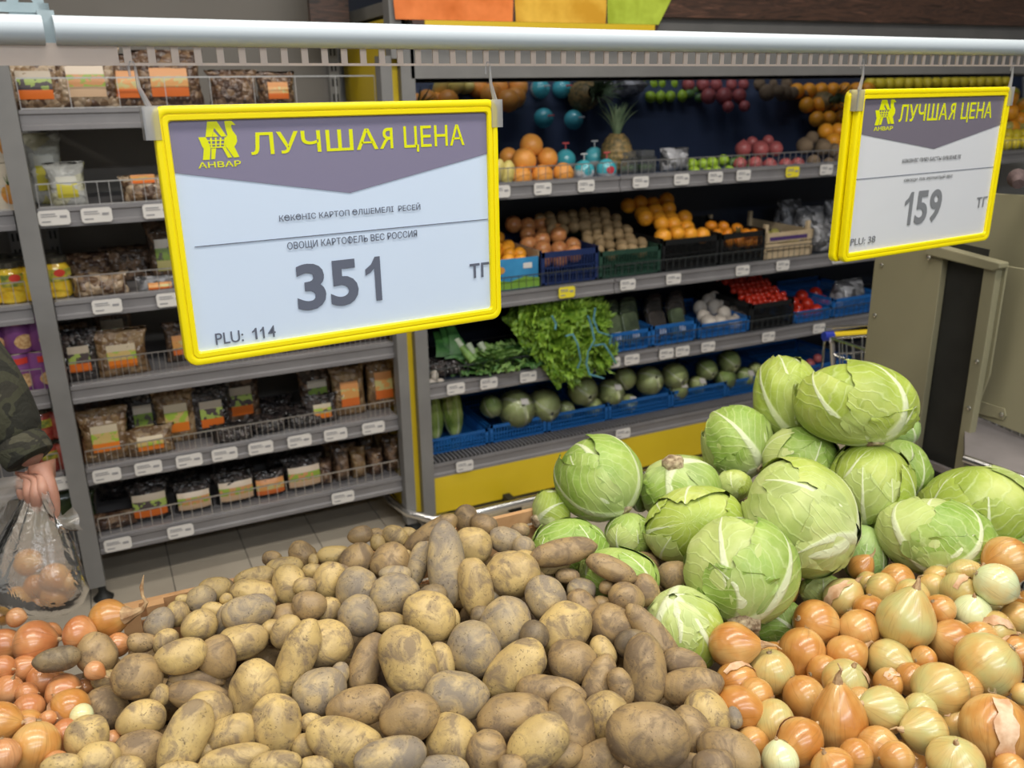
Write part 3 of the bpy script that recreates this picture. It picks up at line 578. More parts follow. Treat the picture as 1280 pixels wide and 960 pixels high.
# cabbages: x y rx ry angle depth tone stem(right,down,viewer) roll showstem label
CABS = [
 (748, 597, 54, 53, 0, 1.50, 'g', (.45, .55, .35), 30, 1, 'round green cabbage on its own above the potatoes, against the yellow base panel'),
 (850, 612, 50, 42, 0, 1.54, 'g', (-.25, -.75, .5), 60, 2, 'cabbage with a thick brown cut stump pointing up, behind the middle of the heap'),
 (860, 590, 38, 22, 0, 1.64, 'y', (0, .9, -.3), 10, 0, 'cabbage just showing its crown behind the upturned brown stump'),
 (690, 640, 24, 30, -20, 1.50, 'y', (-.8, .35, .4), 0, 2, 'small yellowish cabbage with its stump facing left, beneath the round lone cabbage'),
 (712, 684, 48, 37, 0, 1.38, 'g', (0, .9, -.2), 80, 0, 'bright green cabbage lying behind the long brown potato'),
 (786, 668, 31, 28, 0, 1.45, 'g', (.2, .9, -.2), 140, 0, 'small green cabbage tucked under the round lone cabbage'),
 (774, 718, 50, 34, 10, 1.33, 'g', (.2, .9, 0), 200, 0, 'flat-topped green cabbage half buried under a brown potato at the heap edge'),
 (868, 657, 64, 48, -12, 1.41, 'y', (.25, .15, -.6), 250, 0, 'yellowing wrinkled cabbage left of centre, just above the green cabbage with the cut base'),
 (925, 712, 71, 67, 0, 1.30, 'g', (-.08, .86, .62), 95, 2, 'large bright green cabbage in front with its cut base down, beside the potatoes'),
 (921, 553, 44, 47, 10, 1.62, 'g', (.45, .55, .6), 20, 1, 'green cabbage on the upper left shoulder of the cabbage heap'),
 (985, 497, 41, 54, -8, 1.66, 'y', (.05, .8, .55), 340, 1, 'tall yellow-green cabbage at the summit, left one of the top pair'),
 (1068, 504, 73, 52, 5, 1.53, 'y', (.15, .85, .35), 100, 1, 'broad yellow-green cabbage crowning the heap, right one of the top pair'),
 (1001, 572, 46, 40, 0, 1.60, 'g', (-.3, .6, -.6), 50, 0, 'smooth pale green cabbage wedged below the top pair'),
 (1000, 645, 66, 76, -25, 1.38, 'p', (.72, .12, .55), 180, 0, 'big pale cabbage with a broad white leaf rib, in the middle of the heap'),
 (1088, 605, 51, 55, 0, 1.49, 'y', (.1, .8, -.4), 210, 0, 'round yellow-green cabbage right of the big white-ribbed one'),
 (1124, 588, 38, 40, 0, 1.62, 'g', (-.2, .9, -.2), 300, 0, 'cabbage half hidden behind the round yellow-green one on the right'),
 (1127, 536, 22, 23, 0, 1.72, 'd', (.4, .8, .2), 20, 0, 'dark ragged cabbage end showing behind the broad top cabbage'),
 (1169, 672, 70, 49, 12, 1.40, 'g', (-.35, .75, .55), 15, 1, 'large green cabbage with a dark scar, just above the right-hand onions'),
 (1225, 636, 72, 55, 5, 1.52, 'y', (.2, .8, -.1), 120, 0, 'big yellow-green cabbage at the far right edge of the heap'),
 (1080, 692, 28, 38, 0, 1.47, 'd', (0, .9, -.3), 30, 0, 'dark green cabbage in the gap above the onions'),
 (857, 786, 47, 52, -30, 1.24, 'p', (-.3, -.7, .3), 200, 0, 'pale cabbage low down between the potatoes and the first onions'),
 (972, 780, 36, 32, 0, 1.30, 'g', (.6, .4, .4), 60, 0, 'low green cabbage behind the first onions, under the large front cabbage'),
 (1028, 738, 28, 22, 0, 1.38, 'g', (0, .9, .2), 100, 0, 'small bit of green cabbage between the pale one and the onions'),
 (918, 606, 22, 20, 0, 1.56, 'y', (0, .9, .2), 160, 0, 'small yellow cabbage showing below the upper left cabbage'),
 (1262, 690, 30, 16, 0, 1.45, 'g', (0, .9, .2), 160, 0, 'cabbage sliver between the far right cabbage and the big brown onion'),
 (800, 620, 14, 20, 0, 1.58, 'd', (0, .9, .2), 160, 0, 'dark green cabbage sliver behind the lone round cabbage on its right')]
for c in CABS: body('cabbage', c[0], c[1], c[2], c[3], c[4], c[6], ex=c, lab=c[10], t=c[5])
for B in BOD:
    if B.kind == 'cabbage': B.t0 = B.t

# push touching bodies apart along their lines of sight
def relax(bod, iters=70):
    n = len(bod); S = []; own = []
    for i, B in enumerate(bod):
        a, b = B.a, B.b
        if B.kind == 'onion': offs = [0]; rr = B.a
        else:
            k = max(0, a-b)
            offs = [-k, 0, k] if k > 3 else [0]; rr = min(a, b) if k >= 0 else a
        ca, sa = math.cos(R(B.ang)), math.sin(R(B.ang))
        for o_ in offs:
            if a < b: dx, dy = -sa*o_, ca*o_
            else: dx, dy = ca*o_, sa*o_
            S.append((B.x+dx, B.y+dy, rr*.95)); own.append(i)
    S = np.array(S); own = np.array(own); D = np.array([ray(x, y) for x, y, _ in S]); rad = S[:, 2]/FPX
    T = np.array([B.t for B in bod]); T0 = T.copy(); mass = np.array([B.a*B.b for B in bod])
    for it in range(iters):
        t = T[own]; P = D*t[:, None]; r = rad*t
        diff = P[:, None]-P[None]; dist = np.sqrt((diff**2).sum(2)); pen = r[:, None]+r[None]-dist
        pen[own[:, None] == own[None]] = 0; pen = np.triu(pen, 1); I, J = np.where(pen > .002)
        if len(I) == 0: break
        mv = np.zeros(n); cnt = np.zeros(n)
        for i, j in zip(I, J):
            a, b = own[i], own[j]; p = pen[i, j]*.35; s = 1 if (T[a] > T[b]) else -1
            w = mass[b]/(mass[a]+mass[b]); mv[a] += s*p*w; mv[b] -= s*p*(1-w); cnt[a] += 1; cnt[b] += 1
        T += np.clip(mv, -.006, .006); T = np.clip(T, T0*.93, T0*1.10)
    for B, t in zip(bod, T): B.t = float(t)
relax(BOD)

# fillers glimpsed through the gaps
mask = np.zeros((240, 320), bool); yy, xx = np.mgrid[0:240, 0:320]*4+2
for B in BOD:
    ca, sa = math.cos(R(B.ang)), math.sin(R(B.ang)); u = (xx-B.x)*ca+(yy-B.y)*sa; v = -(xx-B.x)*sa+(yy-B.y)*ca
    mask |= (u/B.a)**2+(v/B.b)**2 < .92
rs0 = np.random.RandomState(5); FILL = []
def inreg(px, py):
    if px < 175 and py > 770: return 'onion' if px < 120-(py-840)*.2 and px < 130 else 'potato'
    if px > 945+(960-py)*.02 and py > 735: return 'onion'
    return 'potato' if px < 935 else 'cabbage'
for X in np.arange(-.32, 1.5, .062):
    for Y in np.arange(.55, 1.16, .062):
        x_ = X+rs0.uniform(-.015, .015); y_ = Y+rs0.uniform(-.015, .015); z_ = .84-.22*(1.15-y_)-.012
        v = np.array([x_, y_, z_])-CAM; t = v@FW; px = 640+FPX*(v@RT)/t; py = 480-FPX*(v@UP)/t
        if not (-30 < px < 1310 and 600 < py < 1000): continue
        r = .03/t*FPX; dd = ((xx-px)**2+(yy-py)**2 < r*r); k = inreg(px, py)
        if k == 'cabbage': continue
        if dd.sum() and (dd & ~mask).sum()/dd.sum() > .05:
            B = Body(); B.kind = k; B.x, B.y = px, py; B.a = r*rs0.uniform(.95, 1.2); B.b = r*.9; B.ang = rs0.uniform(0, 180); B.t = B.t0 = t; B.d = ray(px, py)
            B.tone = ('b' if k == 'potato' else 'o'); B.ex = (rs0.uniform(0, 360), 0, .1, 1); B.lab = 'FILL'; FILL.append(B)

# labels that point at one thing: its look, then where it lies from a landmark
LMK = {'potato': [(557, 705, 'the tall upright grey potato'), (509, 826, 'the large yellow pear-shaped potato'), (810, 920, 'the biggest brown potato at the bottom'), (411, 806, 'the round speckled yellow potato'),
        (232, 922, 'the long upright potato at lower left'), (705, 690, 'the long brown potato lying on the cabbage'), (807, 838, 'the long upright brown potato on the right'), (592, 813, 'the round grey potato with a shiny scar'),
        (172, 846, 'the round brown potato by the left onions'), (310, 765, 'the two-tone grey potato'), (449, 769, 'the round grey-blotched potato'), (640, 718, 'the blocky potato beside the tall one'), (318, 862, 'the stout yellow potato at left'),
        (716, 826, 'the round brown potato right of centre'), (71, 824, 'the dark potato lying on the left onions'), (539, 667, 'the slanting brown potato at the heap top'), (865, 858, 'the oval potato nearest the right onions')],
       'onion': [(1132, 776, 'the large striped golden onion'), (1235, 831, 'the big golden onion near the right edge'), (1243, 912, 'the largest orange onion at lower right'), (1049, 903, 'the pointed orange onion'), (1175, 863, 'the wide golden onion'),
        (915, 807, 'the onion resting against the potatoes'), (135, 773, 'the onion with the long curled neck'), (44, 805, 'the big reddish onion at the left edge'), (44, 933, 'the large orange onion at lower left'), (1258, 700, 'the big brown onion touching the cabbage'), (1003, 814, 'the shiny orange onion by the cabbages')]}
OWN = {'the': 1}
def direc(dx, dy):
    a = math.degrees(math.atan2(dy, dx)) % 360
    return ['right of', 'below right of', 'below', 'below left of', 'left of', 'above left of', 'above', 'above right of'][int((a+22.5)//45) % 8]
used = {}
def auto_label(B):
    L = LMK[B.kind]
    for x, y, s in L:
        if abs(x-B.x) < 1 and abs(y-B.y) < 1:
            return {'the': s}['the'].replace('the ', '', 1) + (' in the heap' if B.kind == 'potato' else ' in the pile')
    rr = B.a/B.b
    if B.kind == 'potato':
        tone = {'y': 'yellow', 'b': 'brown', 'g': 'grey-patched', 'd': 'dark'}[B.tone]; shp = 'long' if rr > 1.7 else ('oval' if rr > 1.22 else 'round')
    else: tone = {'o': 'orange', 'g': 'golden', 'w': 'pale', 'r': 'reddish'}[B.tone]; shp = 'necked' if B.ex[2] > .45 else ('flat' if B.ex[3] < .86 else 'round')
    sz = 'big' if B.a > (32 if B.kind == 'potato' else 29) else ('small' if B.a < (17 if B.kind == 'potato' else 18) else '')
    best = sorted(L, key=lambda q: (q[0]-B.x)**2+(q[1]-B.y)**2)
    for q in best[:4]:
        d = math.hypot(q[0]-B.x, q[1]-B.y); where = ('just ' if d < 60 else ('further ' if d > 110 else ''))+direc(B.x-q[0], B.y-q[1])
        s = ' '.join((' '.join(w for w in (sz, tone, shp, B.kind) if w) + ' ' + where + ' ' + q[2]).split())
        if s not in used and len(s.split()) <= 16: used[s] = 1; return s
    q = best[0]; where = direc(B.x-q[0], B.y-q[1])
    for o_ in ('second', 'third', 'fourth', 'fifth'):
        s = ' '.join((' '.join(w for w in (o_, sz, tone, shp, B.kind) if w) + ' ' + where + ' ' + q[2]).split())
        if s not in used: used[s] = 1; return s
    return s

def frame_of(B, tilt=0):
    ca, sa = math.cos(R(B.ang)), math.sin(R(B.ang)); e1 = Vector(RT*ca - UP*sa); dv = Vector(B.d).normalized()
    e1 = (e1-dv*e1.dot(dv)).normalized()
    if tilt: e1 = (e1*math.cos(tilt)+dv*math.sin(tilt)).normalized()
    e2 = dv.cross(e1).normalized(); e3 = e1.cross(e2).normalized()
    return Matrix((e1, e2, e3)).transposed()
def make_potato(B, i):
    rs = np.random.RandomState(i+11); V, F = ICO[3 if B.lab == 'FILL' else (4 if B.a > 24 else 3)]; t = B.t; a, b = B.a/FPX*t*1.05, B.b/FPX*t*1.05; c = b*rs.uniform(.86, 1.02)
    W = V.copy(); W += V*lump(V, rs, .085, 1.6)[:, None]; W += V*lump(V, rs, .018, 5., 2)[:, None]
    x = W[:, 0].copy(); tp = rs.uniform(-.12, .12); bd = rs.uniform(-.10, .10); rr = B.a/B.b
    p = .86 if rr > 1.15 else .95
    W[:, 0] = np.sign(x)*np.abs(x)**p; W[:, 1] = W[:, 1]*(1+tp*x)+bd*(x*x-.3); W[:, 2] *= (1+tp*x)
    for _ in range(rs.randint(2, 5)):   # eyes
        k = rs.normal(size=3); k /= np.linalg.norm(k); d = np.linalg.norm(V-k, axis=1); W -= V*(.05*np.exp(-(d/.13)**2))[:, None]
    W *= np.array([a, b, c])
    o = link('potato', mk('potato', W, F, POT[B.tone])); o.matrix_world = Matrix.Translation(Vector(CAM+B.d*t)) @ frame_of(B, rs.uniform(-.15, .15)).to_4x4(); return o
# onion meshes shared by likeness
def onion_profile(neck):
    P = []; N = 18
    for i in range(N+1):
        th = -math.pi/2+math.pi*i/N; r = math.cos(th); z = math.sin(th)
        if z > .45: k = (z-.45)/.55; r = r*(1-.22*k*k); z = z+.13*k**2*(1+neck)
        P.append((max(r, .04 if z < 0 else .055), z))
    return P
def onion_mesh(seed, neck, mt):
    rs = np.random.RandomState(seed); m = MB(); m.lathe(onion_profile(neck), 28); V = np.array([tuple(v) for v in m.V]); ang = np.arctan2(V[:, 1], V[:, 0])
    s = 1+.012*np.sin(ang*7+rs.uniform(0, 6))*np.abs(V[:, 2])+.012*np.sin(ang*3+rs.uniform(0, 6))+.018*np.sin(ang*2+V[:, 2]*2+rs.uniform(0, 6)); V[:, 0] *= s; V[:, 1] *= s
    return mk('bulb', V, m.F, mt)
OM = {}
def make_onion(B, i, loc=None, R0=None, name='onion'):
    na, nv, nl, asp = B.ex; r = B.a/FPX*B.t if R0 is None else R0; loc = Vector(CAM+B.d*B.t) if loc is None else loc
    e = empty(name, loc); ax = camdir(math.cos(R(na)), math.sin(R(na)), nv*1.4); q = ax.to_track_quat('Z', 'Y') @ Matrix.Rotation(i*1.7, 3, 'Z').to_quaternion()
    nk = 1 if nl > .45 else 0; key = (B.tone, i % 4, nk)
    # mesh unit size: scale goes on the parts
    if key not in OM: OM[key] = onion_mesh(i % 4+10*nk, nk*1.5, ONI[B.tone])
    e.rotation_mode = 'QUATERNION'; e.rotation_quaternion = q
    me = OM[key].copy() if False else OM[key]
    bu = link('bulb', onion_scaled(me, r, asp), None, e)
    zt = r*asp*(1.13+.19*nk)
    rs = random.Random(i); L = r*(.12+nl*.75); pts = [(0, 0, zt-.012*r/.03*.6), (rs.uniform(-.03, .03)*L, rs.uniform(-.03, .03)*L, zt+L*.3), (rs.uniform(-.25, .25)*L, rs.uniform(-.2, .2)*L, zt+L*.7), (rs.uniform(-.5, .5)*L, rs.uniform(-.3, .3)*L, zt+L)]
    if nl > 1.5:
        uv_ = q.inverted() @ Vector(UP); Z_ = Vector((0, 0, 1)); pts = [Z_*(zt-.25*r), Z_*(zt+.2*r)+uv_*.02*r, Z_*(zt+.75*r)+uv_*.15*r, Z_*(zt+.95*r)+uv_*.45*r, Z_*(zt+.72*r)+uv_*.85*r, Z_*(zt+.66*r)+uv_*1.3*r, Z_*(zt+.8*r)+uv_*1.9*r]; rad = [.5*r, .26*r, .15*r, .10*r, .08*r, .10*r, .02*r]
    if nl <= 1.5: rad = [r*(.16+.12*min(nl, .8)), r*.10, r*.05, r*.02]
    MB().tube(pts, rad, 8).obj('neck', M_neck, e, smooth=True)
    m = MB(); m.lathe([(.10*r, 0), (.13*r, -.03*r), (.05*r, -.06*r)], 10, Matrix.Translation((0, 0, -r*asp*.985)))
    for k in range(7): an = rs.uniform(0, 6.28); m.tube([(.06*r*math.cos(an), .06*r*math.sin(an), -r*asp*1.0), (.13*r*math.cos(an), .13*r*math.sin(an), -r*asp*(1.05+rs.uniform(.03, .1)))], .008*r, 4)
    m.obj('root', M_root, e)
    if i % 3 == 0: # a lifted flake of dry skin
        V = []; F = []; n1, n2 = 7, 9; a0 = rs.uniform(0, 6.28); w0 = rs.uniform(.3, .6)
        for a in range(n1):
            for b in range(n2):
                th = -.9+2.1*b/(n2-1); an = a0+(a/(n1-1)-.5)*w0*(1+.3*math.sin(b*2.1+i)); lift = 1.022+.05*abs(a/(n1-1)-.5)**2*4+.012*math.sin(b*1.9+a)
                V.append((r*lift*math.cos(th)*math.cos(an), r*lift*math.cos(th)*math.sin(an), r*lift*asp*math.sin(th)))
        for a in range(n1-1):
            for b in range(n2-1): F.append((a*n2+b, a*n2+b+1, (a+1)*n2+b+1, (a+1)*n2+b))
        link('loose_skin', mk('loose_skin', V, F, M_skin), None, e)
    return e
_oc = {}
def onion_scaled(me, r, asp):
    k = (me.name, round(r, 4), asp)
    if k not in _oc:
        c = me.copy(); n = len(c.vertices); A = np.empty(n*3, np.float32); c.vertices.foreach_get('co', A); A = A.reshape(-1, 3)*np.array([r, r, r*asp], np.float32); c.vertices.foreach_set('co', A.ravel()); _oc[k] = c
    return _oc[k]
def leaf_mesh(rs, Rr, th0, th1, wmax, lift, ruff, curl=0., shape=(1, 1, 1), n1=34, n2=30, lean=0.):
    """a leaf wrapped over the head from the stem pole (+Z): u across, v along"""
    v = np.linspace(0, 1, n1)[:, None]*np.ones((1, n2)); u = np.linspace(-1, 1, n2)[None]*np.ones((n1, 1))
    edge = 1+.05*np.sin(v*17+rs.uniform(0, 6))*np.abs(u)+.03*np.sin(v*41+rs.uniform(0, 6))*np.abs(u)
    w = wmax*np.clip(np.sin(np.pi*np.clip(v*.93+.035, 0, 1)**.62), 0, 1)**.55*edge
    endv = 1-.07*np.abs(u)**2+.02*np.sin(u*9+rs.uniform(0, 6))
    th = th0+(th1-th0)*v*endv; b = u*w
    lx = lean*np.sin(v*np.pi)
    px = np.sin(b+lx); pm = np.cos(b+lx); x = px; y = pm*np.sin(th); z = pm*np.cos(th)
    ed = np.clip(np.abs(u)*1.0-.72, 0, 1)/.28; et = np.clip(v-.86, 0, 1)/.14; e_ = np.maximum(ed, et)
    r = 1+lift+ruff*e_**1.5*(.5+.9*np.sin(v*23+u*5+rs.uniform(0, 6)))+curl*e_**2
    hw = .15*np.clip(1.03-v, 0, 2)**1.5+.012
    r += .022*np.exp(-(b/hw)**2*1.2)*(1-v*.7)
    
    r += .010*np.sin(v*11-b*13+rs.uniform(0, 6))*np.sin(b*7+v*4+rs.uniform(0, 6))
    r += .008*np.sin(v*9+b*6+rs.uniform(0, 6))+.006*np.sin(v*5-b*9+rs.uniform(0, 6))
    V = np.stack([x*r, y*r, z*r], -1).reshape(-1, 3)*Rr*np.array(shape); uv = np.stack([b, v], -1).reshape(-1, 2)
    i, j = np.mgrid[0:n1-1, 0:n2-1]; a = (i*n2+j).ravel(); F = np.stack([a, a+1, a+n2+1, a+n2], 1)
    return V, F, uv
def rotz(V, a): c, s = math.cos(a), math.sin(a); M = np.array([[c, -s, 0], [s, c, 0], [0, 0, 1]]); return V @ M.T
def make_cabbage(B, i):
    c = B.ex; rs = np.random.RandomState(i*7+3); t = B.t; loc = Vector(CAM+B.d*t); e = empty('cabbage', loc, c[10], 'cabbage', 'cabbages in the heap')
    ax = camdir(*c[7]); s = Vector(B.d).normalized(); q = ax.to_track_quat('Z', 'Y').to_matrix() @ Matrix.Rotation(R(c[8]), 3, 'Z')
    rx, ry = c[2]/FPX*t, c[3]/FPX*t; Rm = math.sqrt(rx*ry); rz = min(rx, ry)*.98
    # squash in view axes: along the photographed ellipse
    Fm = np.array(frame_of(B)); Sq = Fm @ np.diag([rx/Rm, ry/Rm, rz/Rm]) @ Fm.T; A = Sq @ np.array(q)
    T = CAB[c[6]]; alt = CAB[{'g': 'p', 'y': 'p', 'p': 'y', 'd': 'g'}[c[6]]]
    def put(name, V, F, uv, mt): return link(name, mk(name, V @ A.T, F, mt, uv=uv), None, e)
    Vc, Fc = ICO[4]; L_ = lump(Vc, rs, .02, 2.)
    put('heart', Vc*(.955*Rm*(1+L_))[:, None], Fc, np.stack([np.arctan2(Vc[:, 0], Vc[:, 1])*.5, np.arccos(np.clip(Vc[:, 2], -1, 1))/3.14], 1), T)
    nl = 6 if c[2] > 30 else 4; a0 = rs.uniform(0, 6.28)
    for k in range(nl):
        big = k < 3
        V, F, uv = leaf_mesh(rs, Rm, .10, rs.uniform(2.3, 2.9) if not big else rs.uniform(2.0, 2.6), rs.uniform(.95, 1.2), -.028+.012*k, .007+.007*(k > nl-3), .009*(k > nl-3), lean=rs.uniform(-.25, .25))
        put('leaf', rotz(V, a0+k*2.399), F, uv, T if (k % 3 or c[6] == 'd') else alt)
    if c[2] > 40:  # a torn outer leaf standing a little off the head
        V, F, uv = leaf_mesh(rs, Rm, .14, rs.uniform(1.1, 1.5), rs.uniform(.6, .8), .024, .02, .012, lean=rs.uniform(-.3, .3)); put('outer_leaf', rotz(V, rs.uniform(0, 6.28)), F, uv, T)
    if c[9]:
        sr = (.26 if c[9] == 2 else .15)*Rm; m = MB(); m.lathe([(sr*1.0, .80*Rm), (sr*1.05, .95*Rm), (sr*.95, (1.06 if c[9] == 1 else 1.17)*Rm), (sr*.6, (1.08 if c[9] == 1 else 1.22)*Rm), (sr*.2, (1.07 if c[9] == 1 else 1.20)*Rm)], 18)
        V = np.array([tuple(v) for v in m.V]); V[:, :2] *= (1+.10*np.sin(np.arctan2(V[:, 1], V[:, 0])*5+1))[:, None]; o = link('stem', mk('stem', V @ A.T, m.F, M_stem), None, e); o['label'] = 'brown cut stem'
    return e
for i, B in enumerate(BOD):
    if B.kind == 'potato': prop(make_potato(B, i), auto_label(B), 'potato', 'potatoes in the heap')
    elif B.kind == 'onion': prop(make_onion(B, i), auto_label(B), 'onion', 'onions on the right' if B.x > 500 else 'onions on the left')
    else: make_cabbage(B, i)
for i, B in enumerate(FILL):
    if B.kind == 'potato': B.lab = 'FILL'; prop(make_potato(B, 900+i), 'half-buried '+auto_label(B), 'potato', 'buried potatoes')
    else:
        prop(make_onion(B, 900+i), 'half-buried '+auto_label(B), 'onion', 'buried onions')

# ------------------------------------------------------------------ dry goods on the grey shelving
def pack_mat(name, c1, c2, c3, sc=60):
    m = mat(name, c1, .3, Coat_Weight=.6, Coat_Roughness=.06); g = G(m); v = g.coords()
    vo = g.n('ShaderNodeTexVoronoi'); vo.inputs['Scale'].default_value = sc; g.L.new(v, vo.inputs['Vector']); s = g.n('ShaderNodeSeparateColor'); g.L.new(vo.outputs['Color'], s.inputs[0])
    g.col(g.ramp(s.outputs[0], ((.2, c1), (.5, c2), (.85, c3)))); h = g.math('SUBTRACT', g.noise(v, 30, 3, .6, 1.2), g.math('MULTIPLY', vo.outputs['Distance'], .8))
    b = g.n('ShaderNodeBump'); b.inputs['Strength'].default_value = .8; b.inputs['Distance'].default_value = .012; g.L.new(h, b.inputs['Height']); g.L.new(b.outputs[0], g.b.inputs['Normal']); g.L.new(b.outputs[0], g.b.inputs['Coat Normal']); return m
PK = {'brown': pack_mat('dried_fruit_brown', (.06, .03, .018), (.13, .07, .04), (.24, .15, .085)), 'tan': pack_mat('dried_fruit_tan', (.14, .075, .03), (.22, .13, .055), (.30, .20, .10), 45),
      'black': pack_mat('dried_fruit_black', (.010, .009, .009), (.025, .02, .02), (.06, .045, .04), 70), 'mix': pack_mat('nut_mix', (.10, .05, .025), (.26, .16, .08), (.48, .36, .24), 50),
      'white': pack_mat('white_packet', (.45, .45, .42), (.6, .6, .55), (.55, .5, .12), 16), 'dim': pack_mat('dark_packet', (.05, .03, .02), (.10, .06, .035), (.2, .12, .07), 50), 'silver': pack_mat('silver_packet', (.08, .08, .085), (.22, .22, .23), (.42, .42, .44), 30)}
def label_mat(name, top, mid1, mid2, bot):
    m = mat(name, top, .35); g = G(m); tc = g.n('ShaderNodeTexCoord'); s = g.n('ShaderNodeSeparateXYZ'); g.L.new(tc.outputs['Generated'], s.inputs[0]); v = g.coords()
    n = g.noise(v, 45, 3, .5); mid = g.ramp(n, ((.42, mid1), (.52, mid2)), 'CONSTANT')
    c = g.mix(g.ramp(s.outputs[2], ((.0, 0.), (.33, 1.)), 'CONSTANT'), bot, mid); c = g.mix(g.ramp(s.outputs[2], ((.0, 0.), (.72, 1.)), 'CONSTANT'), c, top)
    g.col(c); return m
LB = {'og': label_mat('card_orange_green', (.62, .52, .36), (.62, .45, .16), (.36, .50, .06), (.75, .20, .02)), 'ob': label_mat('card_orange_dark', (.50, .42, .32), (.08, .06, .06), (.35, .45, .10), (.72, .16, .02)),
      'gr': label_mat('card_green', (.55, .48, .38), (.20, .30, .05), (.10, .09, .07), (.45, .40, .16)), 'or': label_mat('card_orange', (.68, .30, .10), (.70, .34, .10), (.58, .5, .2), (.70, .16, .03)), 'wy': label_mat('card_yellow', (.62, .6, .5), (.62, .55, .05), (.5, .5, .48), (.6, .52, .05)),
      'st': label_mat('card_striped', (.70, .58, .45), (.30, .42, .06), (.62, .30, .12), (.66, .45, .28))}
def pillow(w, d, h, rs, n=14):
    """an upright filled bag: wide belly, pinched crimped top"""
    V = []; F = []; K = 22
    for i in range(n+1):
        s = i/n; z = h*s; th = d*.5*(math.sin(math.pi*min(1, s*.93+.07)**.75)**.6 if s < .97 else .06)+.001; wd = w*.5*(1-.10*math.sin(math.pi*s)+.06*(s > .9))
        if s > .86: th *= max(.08, (1-s)/.14)
        for k in range(K):
            a = 2*math.pi*k/K; ca, sa = math.cos(a), math.sin(a)
            V.append((wd*abs(ca)**.6*math.copysign(1, ca)+rs.normal()*.0012, th*abs(sa)**.8*math.copysign(1, sa)+rs.normal()*.0014, z+(rs.normal()*.001 if 0 < i < n else 0)+(.004*math.sin(k*1.7) if i == n else 0)))
    for i in range(n):
        for k in range(K): F.append((i*K+k, i*K+(k+1) % K, (i+1)*K+(k+1) % K, (i+1)*K+k))
    F.append(tuple(range(K))[::-1]); F.append(tuple(n*K+k for k in range(K))); return np.array(V), F
_pc = [0]
def pack(x, y, Y, w, h, kind, lab, label, zs, d=.05, lean=0, rz=0, flat=False, ly=.45, group='packets on the grey shelves', lw=.52, lh=.50):
    _pc[0] += 1; rs = np.random.RandomState(_pc[0]); P = onY(x, y, Y)
    e = empty('food_packet', (P.x, Y, zs+.001), label, 'packet', group, rot=(R(-lean), 0, R(rz)))
    V, F = pillow(w, d, h, rs)
    link('film_bag', mk('film_bag', V, F, PK[kind]), None, e)
    if lab:
        a = w*lw*.5; z0 = h*ly-h*lh*.5; z1 = z0+h*lh; nx, nz = 8, 6; V = []; F = []
        for lay in (0, .0012):
            for i in range(nz+1):
                for k in range(nx+1):
                    xx_ = -a+2*a*k/nx; zz = z0+(z1-z0)*i/nz; s = zz/h; th = d*.5*(math.sin(math.pi*min(1, s*.93+.07)**.75)**.6)
                    V.append((xx_, -th*(1-min(.96, abs(xx_)/(w*.52))**3)**.45-.0035+lay, zz))
        N1 = (nx+1)*(nz+1)
        for i in range(nz):
            for k in range(nx): q = i*(nx+1)+k; F.append((q, q+1, q+nx+2, q+nx+1)); q += N1; F.append((q+nx+1, q+nx+2, q+1, q))
        link('label_card', mk('label_card', V, F, LB[lab]), None, e)
    return e
def zt(i): return ZL[i]+.055-.004
# top shelf of the bay
for a in [(46, 120, 2.93, .17, .15, 'mix', 'ob', 'bulging nut and dried fruit bag at the left end of the top grey shelf'), (110, 120, 2.93, .19, .17, 'mix', 'st', 'clear bag with striped label, second bag on the top grey shelf'),
          (160, 120, 2.95, .13, .15, 'brown', 'or', 'brown bag with orange label above the large sign corner'), (212, 118, 2.93, .20, .16, 'brown', 'or', 'large dark bag showing above the corner of the 351 sign'),
          (292, 120, 2.95, .15, .105, 'brown', None, 'low brown bag peeking over the middle-left of the 351 sign'), (345, 120, 2.95, .12, .10, 'brown', 'or', 'last small bag peeking over the top edge of the 351 sign')]:
    pack(*a, zs=zt(0), d=.09)
for a in [(62, 240, 3.02, .10, .20, 'white', 'wy', 'tall white and yellow packet on the second shelf, behind its twin'), (86, 245, 2.93, .105, .12, 'white', 'wy', 'short white and yellow packet in front on the second shelf')]: pack(*a, zs=zt(1), d=.07)
pack(182, 250, 2.9, .13, .075, 'mix', 'or', 'low clear nut tray beside the left edge of the 351 sign', zt(1), d=.1, ly=.9, lh=.3)
for a in [(128, 368, 2.90, .16, .065, 'mix', None, 'flat clear tray of nuts on the third shelf'), (113, 345, 3.08, .14, .10, 'brown', None, 'brown pack at the back of the third shelf, left one'), (165, 345, 3.10, .17, .11, 'dim', None, 'dark pack at the back of the third shelf, beside the sign'),
          (207, 335, 3.02, .10, .20, 'dim', 'gr', 'tall dark stack of packs touching the sign edge on the third shelf'), (200, 364, 2.89, .13, .04, 'silver', 'or', 'very flat pack with an orange label on the third shelf')]: pack(*a, zs=zt(2), d=.09)
for a in [(103, 468, 2.91, .115, .16, 'black', 'ob', 'upright pack with orange and green card, left end of the fourth shelf', ), (155, 462, 2.91, .16, .145, 'tan', 'og', 'wide tan pack with orange and green card on the fourth shelf'), (88, 440, 3.05, .12, .15, 'dim', None, 'plain brown pack behind the left pack of the fourth shelf'),
          (144, 430, 3.10, .13, .20, 'dim', 'gr', 'tall dull pack with green card at the back of the fourth shelf'), (228, 448, 2.98, .10, .13, 'dim', 'or', 'dim pack with orange label by the lower corner of the 351 sign')]: pack(*a, zs=zt(3))
for k, (x, w) in enumerate([(325, .10), (362, .12), (388, .08)]): pack(x, 440, 2.93, w, .085, 'dim', 'or', ['orange-labelled pack under the lower edge of the 351 sign, left of three', 'orange-labelled pack under the lower edge of the 351 sign, middle of three', 'orange-labelled pack under the lower edge of the 351 sign, right of three'][k], zt(3), d=.08)
